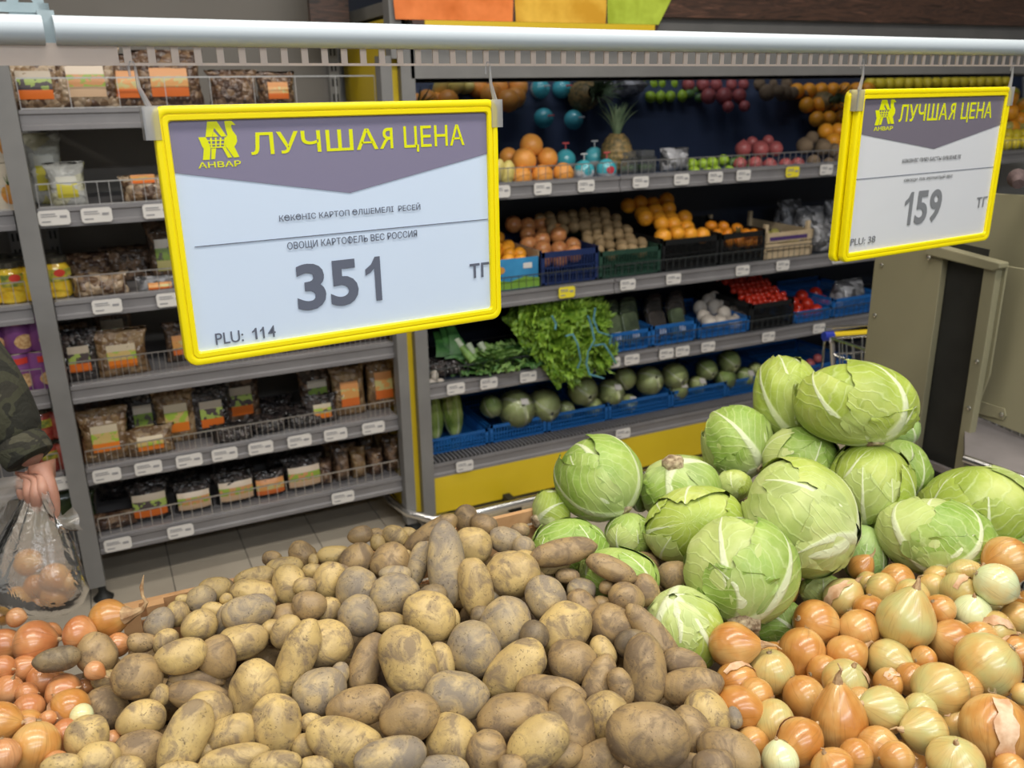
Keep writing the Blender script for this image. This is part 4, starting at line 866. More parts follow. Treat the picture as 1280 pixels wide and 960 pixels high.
for k, x in enumerate((413, 436, 460, 481)): pack(x, 440, 2.93, .095, .075, 'dim' if k else 'black', None, 'dark low pack at the right end of the fourth shelf', zt(3), d=.09, group='dark packs at the end of the fourth shelf')
for a in [(133, 555, 2.90, .15, .17, 'tan', 'og', 'large tan pack with bright orange and green card, left end of the fifth shelf'), (118, 520, 3.06, .16, .24, 'dim', None, 'tall dim pack behind the left one on the fifth shelf'), (181, 535, 2.98, .11, .20, 'black', 'gr', 'black pack with pale top card, second group of the fifth shelf'),
          (190, 566, 2.89, .15, .09, 'tan', 'og', 'low tan pack with green and orange card lying in front on the fifth shelf'), (223, 540, 2.96, .14, .19, 'tan', 'og', 'tan pack with a faded green and orange card, third along the fifth shelf'), (266, 532, 2.96, .14, .18, 'black', 'ob', 'black crinkly pack with an orange based card, fourth along the fifth shelf'),
          (303, 518, 3.02, .14, .20, 'dim', 'ob', 'tilted dark pack behind, centre of the fifth shelf'), (398, 515, 2.99, .13, .19, 'dim', 'gr', 'dim pack with a green card, right part of the fifth shelf'), (403, 530, 2.91, .12, .10, 'black', 'og', 'small pack with green and salmon card in front of the dim one'),
          (437, 508, 2.94, .125, .18, 'tan', 'or', 'tan pack with bright orange card, second from the right on the fifth shelf'), (479, 498, 2.95, .125, .20, 'tan', 'or', 'tan pack with yellow and orange card at the right end of the fifth shelf')]: pack(*a, zs=zt(4), lean=4)
for k, (x, Y) in enumerate(((335, 2.93), (360, 2.98), (382, 2.93), (345, 3.1), (292, 2.9))): pack(x, 545, Y, .14, .055, 'black', None, 'low shiny black pack amid the fifth shelf', zt(4), d=.12, group='black packs lying on the fifth shelf')
for a in [(140, 668, 2.92, .18, .05, 'brown', None, 'low brown tray at the left end of the bottom grey shelf'), (190, 648, 2.93, .13, .13, 'black', 'ob', 'black pack with orange and green label, first on the bottom grey shelf'), (244, 640, 2.93, .13, .10, 'black', 'st', 'black pack with striped green label, second on the bottom grey shelf'),
          (296, 628, 2.93, .14, .11, 'black', 'st', 'black pack with striped green label, third on the bottom grey shelf'), (338, 622, 2.93, .12, .09, 'black', 'or', 'black pack with dull label, fourth on the bottom grey shelf'), (380, 610, 2.93, .14, .12, 'black', 'st', 'black pack with orange striped label, fifth on the bottom grey shelf')]: pack(*a, zs=zt(5), d=.08, lw=.8, lh=.6)
for k in range(9): pack(405+k*10.5, 595-k*2, 2.94+.10*(k % 2), .06, .09+.02*(k % 3), ['brown', 'tan', 'dim'][k % 3], None, 'slim brown pack, right end of bottom grey shelf', zt(5), d=.10, group='slim brown packs on the bottom shelf')
for k in range(4): pack(150+k*70, 590, 3.15, .16, .16, 'black', None, 'unlit dark pack at back of bottom grey shelf', zt(5), group='dark packs at the back of the bottom shelf')
# left bay: cartons, jars, cans
def lathe_thing(name, loc, prof, mt, label, cat, group, n=24): 
    e = empty(name, loc, label, cat, group); MB().lathe(prof, n).obj('body', mt, e, smooth=True); return e
M_carton = noisy('carton_cream', (.55, .48, .38), (.62, .54, .42), 12, .4); M_cfruit = noisy('carton_fruit', (.55, .20, .03), (.65, .34, .06), 40, .4); M_cleaf = mat('carton_leaf', (.08, .14, .03), .5)
for k, (x, z, Y, lb) in enumerate([(5, 0, 2.90, 'cream drinks carton with a fruit picture, lower one by the grey post'), (12, .132, 2.90, 'cream drinks carton with a fruit picture, stacked on the lower one')]):
    P = onY(x, 230, Y); e = empty('drinks_carton', (P.x, Y, zt(1)+.001+z), lb, 'carton', 'cream cartons'); MB().box((-.05, -.035, 0), (.05, .035, .13)).obj('box', M_carton, e)
    MB().prism([(.012+.021*math.cos(a*.52), .045+.028*math.sin(a*.52)) for a in range(12)], -.0362, -.035).obj('fruit_print', M_cfruit, e)
    m = MB()
    for a in (-.5, 0, .5): m.prism([(.010, .07), (.014, .07), (.012+.02*a, .105-.01*abs(a))], -.0362, -.035)
    m.obj('leaf_print', M_cleaf, e)
M_jar = noisy('jar_contents', (.70, .42, .02), (.80, .58, .05), 60, .12, Coat_Weight=1.); M_lid = mat('jar_lid', (.16, .15, .12), .25, .8); M_jlab = noisy('jar_label', (.10, .16, .04), (.62, .52, .06), 50, .4)
M_can = noisy('can_purple', (.20, .06, .22), (.26, .09, .28), 10, .3, .2); M_tin = mat('tin', (.6, .58, .5), .25, .9); M_redp = mat('label_red', (.60, .05, .03), .4); M_cook = noisy('print_biscuit', (.45, .22, .08), (.72, .50, .25), 120, .5)
def arcpatch(r, a0, a1, z0, z1, n=8, round_=False):
    V = []; F = []
    for k in range(n+1):
        s = k/n; a = a0+(a1-a0)*s; h = math.sqrt(max(.03, 1-(2*s-1)**2)) if round_ else 1; zc = (z0+z1)/2; hh = (z1-z0)/2*h
        for rr in (r+.0002, r+.0012): V += [(rr*math.cos(a), rr*math.sin(a), zc-hh), (rr*math.cos(a), rr*math.sin(a), zc+hh)]
    for k in range(n): q = k*4; F += [(q+2, q+3, q+7, q+6), (q, q+4, q+5, q+1), (q+1, q+5, q+7, q+3), (q, q+2, q+6, q+4)]
    return MB().add(V, F)
fr = -math.pi/2+.35
for k, (x, dY) in enumerate(((-14, 0), (20, 0), (52, 0), (76, .02), (8, .12), (40, .12), (68, .13))):
    P = onY(x, 380, 2.915+dY); lb = ['yellow preserve jar at the photo edge', 'yellow preserve jar with red patch, left of the grey post', 'yellow preserve jar half behind the grey post', 'yellow preserve jar just right of the grey post'][k] if k < 4 else 'dim yellow jar in the back row of jars'
    e = empty('preserve_jar', (P.x, 2.915+dY, zt(2)+.001), lb, 'jar', 'yellow jars' if k < 4 else 'jars in the back row')
    MB().lathe([(.036, 0), (.042, .006), (.044, .05), (.043, .085), (.034, .10), (.033, .104)], 24).obj('glass', M_jar, e, smooth=True)
    MB().lathe([(.036, .104), (.038, .106), (.038, .12), (.034, .123), (.0, .123)], 24).obj('lid', M_lid, e, smooth=True)
    arcpatch(.0442, fr-.9, fr+.9, .052, .088).obj('label', M_jlab, e, smooth=True); arcpatch(.0452, fr-.4, fr+.3, .066, .088, round_=True).obj('badge', M_redp, e, smooth=True)
def can(P, Y, z, lb, grp, hz=.115, r=.042, m1=M_can, m2=M_cook):
    e = empty('food_can', (P.x, Y, z), lb, 'can', grp); MB().lathe([(r*.97, 0), (r, .003), (r, hz-.004), (r*.97, hz)], 28).obj('body', m1, e, smooth=True)
    MB().lathe([(r*.99, hz), (r*1.01, hz+.003), (r*.9, hz+.003), (r*.88, hz+.001)], 28).obj('lid', M_tin, e, smooth=True)
    arcpatch(r, fr-.5, fr+.5, hz*.74, hz*.90).obj('red_print', M_redp, e, smooth=True); arcpatch(r, fr-.55, fr+.75, hz*.10, hz*.48, round_=True).obj('picture_print', m2, e, smooth=True); return e
for k, x in enumerate((-12, 24, 55)):
    for j in (0, 1):
        P = onY(x, 470-j*40, 2.90); can(P, 2.90, zt(3)+.001+j*.119, 'purple can, %s, %s' % (['at the photo edge beside the sleeve', 'next but one to the grey post', 'touching the grey post'][k], ['lower tier', 'upper tier'][j]), 'purple cans')
M_redjar = noisy('jar_red_contents', (.30, .03, .03), (.45, .10, .06), 40, .15, Coat_Weight=1.)
for k, x in enumerate((58, 84)):
    for j in (0, 1):
        P = onY(x, 560, 2.90); e = empty('preserve_jar', (P.x, 2.90, zt(4)+.001+j*.105), 'dark red jar with yellow trim, %s, %s' % (['left', 'beside the grey post'][k], ['lower', 'upper'][j]), 'jar', 'red jars')
        MB().lathe([(.034, 0), (.038, .006), (.039, .07), (.032, .085), (.031, .088)], 20).obj('glass', M_redjar, e, smooth=True); MB().lathe([(.034, .088), (.034, .10), (0, .102)], 20).obj('lid', M_lid, e, smooth=True)
        arcpatch(.0392, fr-.7, fr+.7, .045, .07).obj('label', M_jlab, e, smooth=True)
M_green = noisy('pouch_green', (.03, .06, .02), (.09, .12, .04), 30, .25, Coat_Weight=.6)
PK['green'] = M_green
for k, x in enumerate((50, 78, 98)): pack(x, 650, 2.93+.03*k, .12, .17-.03*k, 'green', 'gr' if k == 2 else None, ['dark green pouch behind the held bag', 'dark green pouch beside the grey post, bottom left shelf', 'green pouch with picture, just left of the grey post'][k], zt(5), group='green pouches')

# ------------------------------------------------------------------ fruit and vegetables in the case
def fcol(name, c1, c2, sc=14, rough=.4, **kw): return noisy(name, c1, c2, sc, rough, **kw)
FM = {'grapefruit': fcol('grapefruit_skin', (.72, .24, .06), (.80, .40, .06), bump=.1), 'orange': fcol('orange_skin', (.85, .30, .02), (.9, .42, .03), bump=.1), 'mango': fcol('mango_skin', (.62, .52, .14), (.7, .58, .2)),
      'lime': fcol('lime_skin', (.22, .40, .03), (.42, .58, .04)), 'pome': fcol('pomegranate_skin', (.28, .04, .06), (.50, .15, .13)), 'coco': fcol('coconut_husk', (.13, .085, .05), (.26, .19, .12), 40, .85, bump=.6),
      'kiwi': fcol('kiwi_skin', (.26, .17, .08), (.34, .24, .12), 40, .7), 'apple': fcol('apple_skin', (.42, .05, .03), (.70, .42, .14), 14, .3), 'persimmon': fcol('persimmon_skin', (.82, .24, .015), (.9, .34, .02)), 'tomato': fcol('tomato_skin', (.42, .018, .01), (.58, .04, .015), 8, .2),
      'lemon': fcol('lemon_skin', (.80, .62, .03), (.85, .7, .05)), 'mush': fcol('mushroom_cap', (.55, .48, .40), (.68, .62, .55), 12, .5), 'cuke': fcol('courgette_skin', (.05, .12, .03), (.10, .2, .05)), 'pear': fcol('pear_skin', (.45, .40, .10), (.55, .5, .16))}
M_calyx = mat('calyx', (.10, .12, .04), .7)
BALL = {}
def ball(kind, seed, shape=(1, 1, 1), lo=False):
    k = (kind, seed, shape, lo)
    if k not in BALL:
        V, F = ICO[2 if lo else 3]; rs = np.random.RandomState(seed); W = V*(1+lump(V, rs, .03 if kind != 'coco' else .06, 2.))[:, None]*np.array(shape)
        if kind in ('pome', 'lemon', 'lime', 'pear'): W[:, 2] += np.exp(-((V[:, 0]**2+V[:, 1]**2)/.05))*np.sign(V[:, 2])*(.14 if kind != 'pome' else .16)*(1 if kind != 'pome' else (V[:, 2] > 0))
        BALL[k] = mk(kind, W, F, FM[kind])
    return BALL[k]
def fruit(name, kind, x, y, Y, r, label, cat, group, seed=0, shape=(1, 1, 1), rot=None, z=None):
    P = onY(x, y, Y) if z is None else Vector((x, Y, z))
    o = link(name, ball(kind, seed % 3, shape)); o.location = P; o.scale = (r,)*3; o.rotation_euler = rot or (seed*1.3, seed*.7, seed*2.1); return prop(o, label, cat, group)
YF = 2.93
def rad_px(r, Y=YF): return r*(Y*1.15)/FPX   # pixel radius to metres at the case front
zs0, zs1, zs2, zs3 = [z+.0535 for z in ZC]
i = 0
for x, y, r, dY, lb in [(664, 182, 14, .06, 'grapefruit topping the little grapefruit pyramid'), (655, 201, 15, .03, 'darker grapefruit in the second tier, left'), (684, 198, 13, .04, 'grapefruit in the second tier, right'), (636, 197, 12, .12, 'grapefruit at the back left of the pyramid'), (652, 222, 13, -.01, 'grapefruit in the bottom row, next to the mangoes'), (678, 220, 13.5, -.01, 'grapefruit in the bottom row, middle'), (704, 217, 13, -.01, 'pinkish grapefruit in the bottom row, beside the turquoise coconuts')]:
    i += 1; fruit('grapefruit', 'grapefruit', x, y, YF+dY, rad_px(r), lb, 'fruit', 'grapefruits', i)
for k, (x, y) in enumerate([(634, 217), (621, 215), (600, 215), (608, 232)]): fruit('mango', 'mango', x, y, YF-.01, rad_px(10.5), ['yellow mango beside the grapefruits', 'yellow mango peeping from behind the sign edge', 'yellow mango behind the sign', 'lower yellow mango behind the sign'][k], 'fruit', 'mangoes', k, (.85, .85, 1.5), (R(15*k), R(12), 0))
for k, (x, y) in enumerate([(585, 215), (560, 222), (540, 225), (592, 195), (565, 195)]): fruit('grapefruit', 'grapefruit', x, y, YF+.05, rad_px(13), 'grapefruit behind the 351 sign, seen mirrored', 'fruit', 'grapefruits seen in the mirror', k)
M_cw1 = noisy('wrap_turquoise', (.05, .38, .45), (.10, .50, .58), 10, .2, Coat_Weight=.7); M_cw2 = noisy('wrap_white', (.55, .58, .60), (.68, .70, .70), 16, .2, Coat_Weight=.7); M_wred = mat('wrap_red', (.62, .05, .07), .3)
for k, (x, y, dY, lb) in enumerate([(707, 200, .12, 'turquoise wrapped coconut at the back left'), (743, 197, .13, 'turquoise wrapped coconut at the back right'), (730, 214, .0, 'white and turquoise wrapped coconut in front, left'), (758, 212, .0, 'turquoise wrapped coconut in front with red emblem')]):
    P = onY(x, y, YF+dY); r = .040; e = empty('wrapped_coconut', P, lb, 'coconut', 'wrapped coconuts'); V, F = ICO[3]
    top = V[F].mean(1)[:, 2] > (.15 if k == 2 else -.25)
    link('wrap_top', mk('wrap_top', V*r*np.array([1, 1, 1.05]), F[top], M_cw1), None, e); link('wrap_base', mk('wrap_base', V*r*np.array([1, 1, 1.05]), F[~top], M_cw2), None, e)
    m = MB().tube([(0, 0, r), (0, 0, r*1.55)], .0022, 6); m.tube([(-.014, 0, r*1.58), (.014, 0, r*1.58)], .003, 6); m.obj('pull_ring', mat('ring_red', (.6, .1, .1), .4) if k in (0, 3) else M_cw2, e)
    if k in (3, 2): arcpatch(r*1.0, -2.1, -1.3, -.012, .016, round_=True).obj('emblem', M_wred if k == 3 else M_cw1, e)
# pineapple
def pineapple(loc, s, label):
    e = empty('pineapple', loc, label, 'pineapple', 'pineapples'); V = []; F = []; n1, n2 = 26, 32
    for a in range(n1+1):
        t = a/n1; rr = .5*math.sin(math.pi*(t*.9+.05))**.5
        for b in range(n2):
            an = 2*math.pi*b/n2; bump = 1+.07*(math.sin(an*8+t*22)*math.sin(an*8-t*22)); V.append((rr*bump*s*math.cos(an), rr*bump*s*math.sin(an), t*s*1.25))
    for a in range(n1):
        for b in range(n2): F.append((a*n2+b, a*n2+(b+1) % n2, (a+1)*n2+(b+1) % n2, (a+1)*n2+b))
    link('fruit', mk('pineapple_body', V, F, noisy('pineapple_skin', (.10, .09, .04), (.34, .22, .08), 70, .6, bump=.4)), None, e)
    m = MB(); rs = random.Random(3)
    for k in range(44):
        an = k*2.4; t = k/44; L = s*(1.5-.75*t if t > .2 else 1.0); out = .75*(1-t)+.05; w = .055*s; z0 = s*1.22; P = []
        for q in range(7):
            u = q/6; rr = .10*s*(1-t)+out*L*u*(.35+.5*u); P.append((Vector((rr*math.cos(an), rr*math.sin(an), z0+L*u*(1-.35*u*out))), w*(1-u**1.6)+.0004))
        side = Vector((-math.sin(an), math.cos(an), 0)); V = []; 
        for p, ww in P: V += [p-side*ww, p+Vector((0, 0, -ww*.3)), p+side*ww]
        m.add(V, [(3*q+j, 3*q+j+1, 3*q+j+4, 3*q+j+3) for q in range(6) for j in (0, 1)])
    m.obj('crown', noisy('pineapple_leaf', (.10, .17, .09), (.22, .30, .17), 20, .5), e, smooth=True); return e
P = onY(770, 215, 2.97); pineapple((P.x, 2.97, zs0), .12, 'pineapple with tall leafy crown, right of the wrapped coconuts')
P = onY(1062, 205, 3.02); pineapple((P.x, 3.02, zs0), .10, 'pineapple behind the left edge of the 159 sign')
P = onY(540, 215, 3.02); pineapple((P.x, 3.02, zs0), .10, 'pineapple at the far left of the fruit shelf behind the 351 sign')
M_clam = clearmat('clamshell', (.7, .72, .72), .18, .06, .5, 60)
for k, x in enumerate((783, 806)):
    P = onY(x, 212, YF); e = empty('clear_box', (P.x, YF+.02, zs0), ['clear plastic punnet box next to the pineapple', 'clear plastic punnet box beside the brown bag'][k], 'box', 'clear boxes')
    m = MB(); m.box((-.035, -.045, 0), (.035, .045, .055)); m.box((-.038, -.048, .055), (.038, .048, .060)); m.box((-.03, -.04, .06), (.03, .04, .085)); bevel(m.obj('shell', M_clam, e), .006)
    for q in range(6): 
        o = link('berry', ball('cuke', q % 3), None, e, (-.02+.02*(q % 3), -.02+.03*(q//3), .02)); o.scale = (.012,)*3
pack(842, 212, YF, .13, .085, 'silver', None, 'crumpled silvery brown bag left of the limes', zs0, d=.08)
k = 0
for x, y, lb in [(865, 205, 'lime at the back left of the limes'), (878, 205, 'bright lime in the back row, second'), (868, 215, 'lime in the front row, leftmost'), (884, 216, 'lime in the front row, second'), (895, 215, 'lime in the front row, third'), (904, 200, 'bright yellow-green lime on top of the others'), (911, 214, 'dark lime in the front row, rightmost'), (890, 203, 'lime half hidden in the back row')]:
    k += 1; fruit('lime', 'lime', x, y, YF-.0+(.04 if y < 208 else -.02), rad_px(7.5), lb, 'fruit', 'limes', k, (1, 1, 1.1))
for k, (x, y) in enumerate([(925, 199), (917, 203), (932, 212)]): fruit('courgette', 'cuke', x, y, YF+.05-.02*k, rad_px(6.5), ['dark green avocado on top, right of the limes', 'dark green avocado behind the limes', 'dark green avocado lower right of the limes'][k], 'avocado', 'avocados', k, (1, 1, 1.35), (0, R(80), 0)).name = 'avocado'
POM = [(929, 186, 11), (950, 187, 12), (969, 186, 10.5), (944, 205, 10), (962, 207, 10), (982, 207, 10), (997, 205, 9), (925, 205, 9), (940, 178, 8), (960, 176, 8)]
for k, (x, y, r) in enumerate(POM): fruit('pomegranate', 'pome', x, y, YF+(.10 if y < 180 else .05 if y < 195 else -.01), rad_px(r), 'dark red pomegranate, ' + ['top left of the heap', 'large, top middle of the heap', 'top right of the heap', 'front row, leftmost full one', 'front row, centre', 'bright pink, front row', 'front row, rightmost by the coconuts', 'front row, beside the avocados', 'far back left', 'far back right'][k], 'fruit', 'pomegranates', k)
for k, (x, y, r) in enumerate([(1006, 182, 12), (1028, 184, 12), (1042, 188, 10), (1017, 202, 9.5), (1036, 205, 9), (1052, 200, 9.5), (1015, 172, 9), (1060, 190, 9)]): fruit('coconut', 'coco', x, y, YF+(.04 if y < 195 else -.01), rad_px(r), 'brown coconut, ' + ['large one top left', 'large one top middle', 'top right', 'lower row left', 'lower row middle', 'lower row right by the sign', 'at the very back', 'behind the sign edge'][k], 'coconut', 'brown coconuts', k)
k = 0
for X in np.arange(3.05, 3.5, .075):
    for j in range(3): k += 1; fruit('orange', 'orange', X+.02*j, 0, YF+.03+.07*j, .036, 'orange on the fruit shelf behind the 159 sign', 'fruit', 'oranges behind the right sign', k, z=zs0+.036+.04*j)
for X in np.arange(3.52, 4.55, .066):
    for j in range(4): k += 1; fruit('lemon', 'lemon' if j != 2 else 'pear', X+.02*j, 0, YF-.0+.065*j, .030, 'lemon on the fruit shelf right of the 159 sign', 'fruit', 'lemons right of the sign', k, (.95, .95, 1.15), z=zs0+.03+.033*j)
for j, (x, y) in enumerate([(1262, 140), (1275, 150), (1264, 160), (1276, 128), (1262, 122), (1278, 165)]): fruit('orange', 'orange', x, y, 3.06+.03*(j % 2), .042, 'orange in the tall stack at the right photo edge', 'fruit', 'oranges at the right edge', j)

# crates
def crate(name, x0, x1, y0, y1, z, h, mt, label, hole=.012, solid_top=.35, group='crates in the case', cat='crate', open_front=False):
    e = empty(name, ((x0+x1)/2, (y0+y1)/2, z+.001), label, cat, group); w = (x1-x0)/2; d = (y1-y0)/2
    def side(L, axis, s, hh):
        m = MB(); t = .002; n = max(3, int(2*L/hole)); rows = [(0, .008), (hh*.28, hh*.28+.003), (hh*.5, hh*.5+.003), (hh*(1-solid_top*.5), hh)]
        def bx(a, b, z0, z1):
            if axis == 'x': m.box((a, s*d-t, z0), (b, s*d+t, z1))
            else: m.box((s*w-t, a, z0), (s*w+t, b, z1))
        for a, b in rows: bx(-L, L, a, b)
        for k in range(n+1): a = -L+2*L*k/n; bx(a-.0014, a+.0014, 0, hh)
        for a in (-L, L-.012): bx(a, a+.012, 0, hh)
        return m.obj('side_panel', mt, e)
    side(w, 'x', -1, h); side(w, 'x', 1, h*1.15); side(d, 'y', -1, h*1.05); side(d, 'y', 1, h*1.05); MB().box((-w, -d, 0), (w, d, .004)).obj('crate_base', mt, e); return e
C_blue = mat('crate_blue', (.02, .16, .50), .35); C_dblue = mat('crate_dark_blue', (.02, .04, .14), .4); C_green = mat('crate_dark_green', (.03, .08, .055), .4); C_black = mat('crate_black', (.015, .016, .017), .4)
def Xp(x, y, Y=2.87): return onY(x, y, Y).x
def fill(name, kind, x0, x1, y0, y1, z, r, label, group, slope=.5, shape=(1, 1, 1), hmax=99, jit=.45, cat='fruit', lim=90):
    """loose fruit heaped in a crate, rising to the back"""
    rs = random.Random(hash(name) % 97 if False else len(name)*7+int(x0*50)); k = 0; d = 2*r*.97; ny = max(1, int((y1-y0)/d)); out = []
    for j in range(ny):
        y = y0+r+j*d
        X = x0+r+(r if j % 2 else 0)
        while X < x1-r*.6 and k < lim:
            zz = z+r+slope*(y-y0)+rs.uniform(-1, 1)*r*jit; out.append(fruit(name, kind, X+rs.uniform(-1, 1)*r*jit*.4, 0, y, r*rs.uniform(.92, 1.06), label, cat, group, k, shape, z=zz)); k += 1; X += d
    return out
yb = 3.26
# second shelf: carton of mandarins, apples, kiwis, oranges, persimmons, wooden crate, bags
a, b = Xp(600, 350), Xp(674, 345)
e = empty('fruit_carton', ((a+b)/2, 3.0, zs1), 'blue and green cardboard carton holding mandarins, right of the 351 sign', 'carton'); w = (b-a)/2
M_cbl = noisy('carton_blue', (.03, .22, .45), (.05, .30, .58), 8, .5); M_card = noisy('cardboard', (.35, .24, .14), (.42, .30, .18), 8, .8)
MB().box((-w, -.13, 0), (w, -.125, .115)).obj('front_panel', M_cbl, e); MB().box((-w, -.13, 0), (-w+.004, .24, .135)).obj('side_panel', M_card, e); MB().box((w-.004, -.13, 0), (w, .24, .135)).obj('side_panel', M_card, e); MB().box((-w, .236, 0), (w, .24, .13)).obj('back_panel', M_card, e)
MB().prism([(-w, .002), (w, .002), (w, .035), (w*.5, .045), (0, .03), (-w*.6, .042), (-w, .03)], -.1315, -.13).obj('green_print', mat('carton_green', (.20, .38, .05), .5), e); MB().box((w*.45, -.1315, .075), (w*.75, -.13, .095)).obj('white_print', M_tag, e)
MB().prism([(-.05+.03*math.cos(q*.63), .075+.016*math.sin(q*.63)) for q in range(10)], -.1315, -.13).obj('orange_print', mat('print_or', (.65, .3, .05), .5), e)
fill('mandarin', 'orange', a+.01, b-.01, 2.89, yb-.03, zs1+.06, .026, 'mandarin in the blue carton', 'mandarins in the carton', .25)
a, b = Xp(677, 350), Xp(747, 350); crate('plastic_crate', a, b, 2.87, yb, zs1, .125, C_dblue, 'dark blue crate of apples on the second fruit shelf')
fill('apple', 'apple', a, b, 2.885, yb-.02, zs1+.055, .034, 'red and yellow apple in the dark blue crate', 'apples in the crate', .30)
a, b = Xp(749, 350), Xp(824, 350); crate('plastic_crate', a, b, 2.87, yb, zs1, .105, C_green, 'dark green crate of kiwis on the second fruit shelf')
fill('kiwi', 'kiwi', a, b, 2.885, yb, zs1+.055, .026, 'brown kiwi in the dark green crate', 'kiwis in the crate', .36, (.85, .85, 1.1))
fill('kiwi', 'kiwi', a-.12, b-.05, 3.06, yb, zs1+.14, .026, 'brown kiwi heaped at the back of the shelf', 'kiwis heaped at the back', .3, (.85, .85, 1.1))
a, b = Xp(827, 345), Xp(896, 340); crate('plastic_crate', a, b, 2.87, yb, zs1, .125, C_black, 'black crate of oranges in the middle of the second fruit shelf')
fill('orange', 'orange', a, b, 2.885, yb, zs1+.085, .034, 'orange in the black crate', 'oranges in the crate', .40)
a, b = Xp(899, 340), Xp(953, 335); crate('plastic_crate', a, b, 2.87, yb, zs1, .125, C_black, 'black crate of persimmons right of the oranges')
for k, (x, y) in enumerate([(889, 282), (904, 284), (897, 293), (909, 292), (921, 285), (933, 292), (942, 293), (925, 302), (912, 302), (935, 304), (945, 303)]):
    o = fruit('persimmon', 'persimmon', x, y, 2.93+(.06 if y < 288 else 0), rad_px(8.5), 'orange persimmon, number %s of the crate row' % k, 'fruit', 'persimmons', k, (1, 1, .8)); o['label'] = 'persimmon with its dark calyx facing out, on top of the black crate' if k == 4 else 'persimmon in the black crate'
    if k == 4:
        P = onY(926, 286, 2.895); e = MB(); 
        for q in range(4): e.prism([(0, 0), (.010*math.cos(q*1.57+.3), .010*math.sin(q*1.57+.3)), (.016*math.cos(q*1.57+.78), .016*math.sin(q*1.57+.78)), (.010*math.cos(q*1.57+1.2), .010*math.sin(q*1.57+1.2))], -.002-.0002*q, .002)
        c = e.obj('calyx', M_calyx); c.parent = o; c.matrix_parent_inverse = Matrix.Identity(4); c.scale = (1/o.scale[0],)*3; c.rotation_euler = (0, 0, 0)
        o.rotation_euler = (R(8), 0, R(-25)); c.location = (0, -1.02, 0)
a, b = Xp(955, 335), Xp(1012, 330); e = empty('wooden_crate', ((a+b)/2, 3.06, zs1), 'pale wooden fruit crate with a purple printed strip', 'crate'); w = (b-a)/2
for z0, z1 in ((.0, .03), (.036, .062), (.068, .11)): MB().box((-w, -.19, z0), (w, -.184, z1)).obj('slat', M_wood2, e)
MB().box((-w+.02, -.1915, .076), (w-.03, -.19, .092)).obj('printed_strip', mat('strip_purple', (.08, .04, .16), .5), e)
for sx in (-1, 1):
    for z0, z1 in ((.0, .04), (.075, .11)): MB().box((sx*w-.004, -.19, z0), (sx*w+.004, .22, z1)).obj('slat', M_wood2, e)
    for sy in (-.178, .20): MB().box((sx*(w-.012)-.008, sy, 0), (sx*(w-.012)+.008, sy+.016, .145)).obj('corner_post', M_wood2, e)
for k, (x, y) in enumerate([(958, 297), (968, 292), (978, 298), (990, 299)]): fruit('pear', 'pear', x, y, 2.96, rad_px(8), 'yellow pear in the pale wooden crate', 'fruit', 'pears in the wooden crate', k, (.9, .9, 1.3))
for k, (x, y, w_, h_, Y) in enumerate([(1030, 318, .17, .12, 2.91), (1010, 290, .16, .17, 3.1), (1045, 300, .18, .19, 3.12), (985, 270, .14, .19, 3.2)]): pack(x, y, Y, w_, h_, 'silver', None, ['clear crinkly bag in front, left of the 159 sign post', 'dark crinkly bag behind the wooden crate', 'tall crinkly bag at the back by the sign', 'crinkly bag at the very back over the wooden crate'][k], zs1, d=.12, group='crinkly bags on the second shelf')
# third shelf
zz = zs2
M_cel = noisy('leek_green', (.02, .09, .02), (.06, .20, .04), 20, .5); M_leekw = noisy('leek_white', (.35, .42, .28), (.55, .6, .48), 20, .5)
def leafy(name, loc, r, n, mt, label, group, rufs=.22, seed=0, droop=.3, cat='lettuce', squash=.8):
    e = empty(name, loc, label, cat, group); rs = np.random.RandomState(seed+40)
    for k in range(n):
        n1, n2 = 16, 21; v = np.linspace(.1, 1, n1)[:, None]*np.ones((1, n2)); u = np.linspace(-1, 1, n2)[None]*np.ones((n1, 1)); tilt = .25+1.15*(k+.5)/n; L = r*(1.0+.25*rs.rand()); w = .62*L*np.sqrt(v)
        rf = rufs*L*(v**1.5)*(.35+np.abs(u))*(.5*np.sin(v*24+rs.uniform(0, 6)+u*8)+.5*np.sin(u*22+rs.uniform(0, 6)+v*9))
        x = u*w; out = L*v*np.sin(tilt)*1.0; up = L*v*np.cos(tilt)-droop*L*v**2*np.sin(tilt)
        y = out+rf*np.cos(tilt); z = (up+rf*np.sin(tilt))*squash; V = np.stack([x, y, z], -1).reshape(-1, 3)
        a, b = np.mgrid[0:n1-1, 0:n2-1]; q = (a*n2+b).ravel(); F = np.stack([q, q+1, q+n2+1, q+n2], 1); link('leaf', mk('leaf', rotz(V, k*2.4+rs.uniform(-.3, .3)), F, mt), None, e)
    return e
M_let = noisy('lettuce_leaf', (.10, .22, .015), (.27, .43, .04), 55, .45); M_herb = noisy('herb_leaf', (.03, .10, .02), (.10, .22, .05), 60, .5); M_celery = noisy('celery_leaf', (.12, .24, .05), (.24, .38, .10), 50, .5)
for k, (x, y, Y, r, ry) in enumerate([(668, 402, 2.88, .095, 0), (705, 392, 2.87, .095, 0), (690, 428, 2.83, .10, 0), (738, 400, 2.88, .085, 0), (708, 452, 2.80, .085, 0), (745, 441, 2.82, .075, 0), (655, 388, 2.95, .08, 0), (725, 425, 2.84, .075, 0)]):
    P = onY(x, y, Y+.02); e = leafy('lettuce', P, r, 16, M_let, 'curly bright green lettuce, ' + ['left of the cluster', 'top middle of the cluster', 'centre of the cluster', 'top right by the blue net', 'hanging lowest in the cluster', 'lower right under the blue net', 'at the back left', 'inner right of the cluster'][k], 'curly lettuces', .26, k); e.rotation_euler = (R(75), 0, R(rs0.uniform(-20, 20)))
M_net = mat('net_blue', (.10, .28, .36), .5)
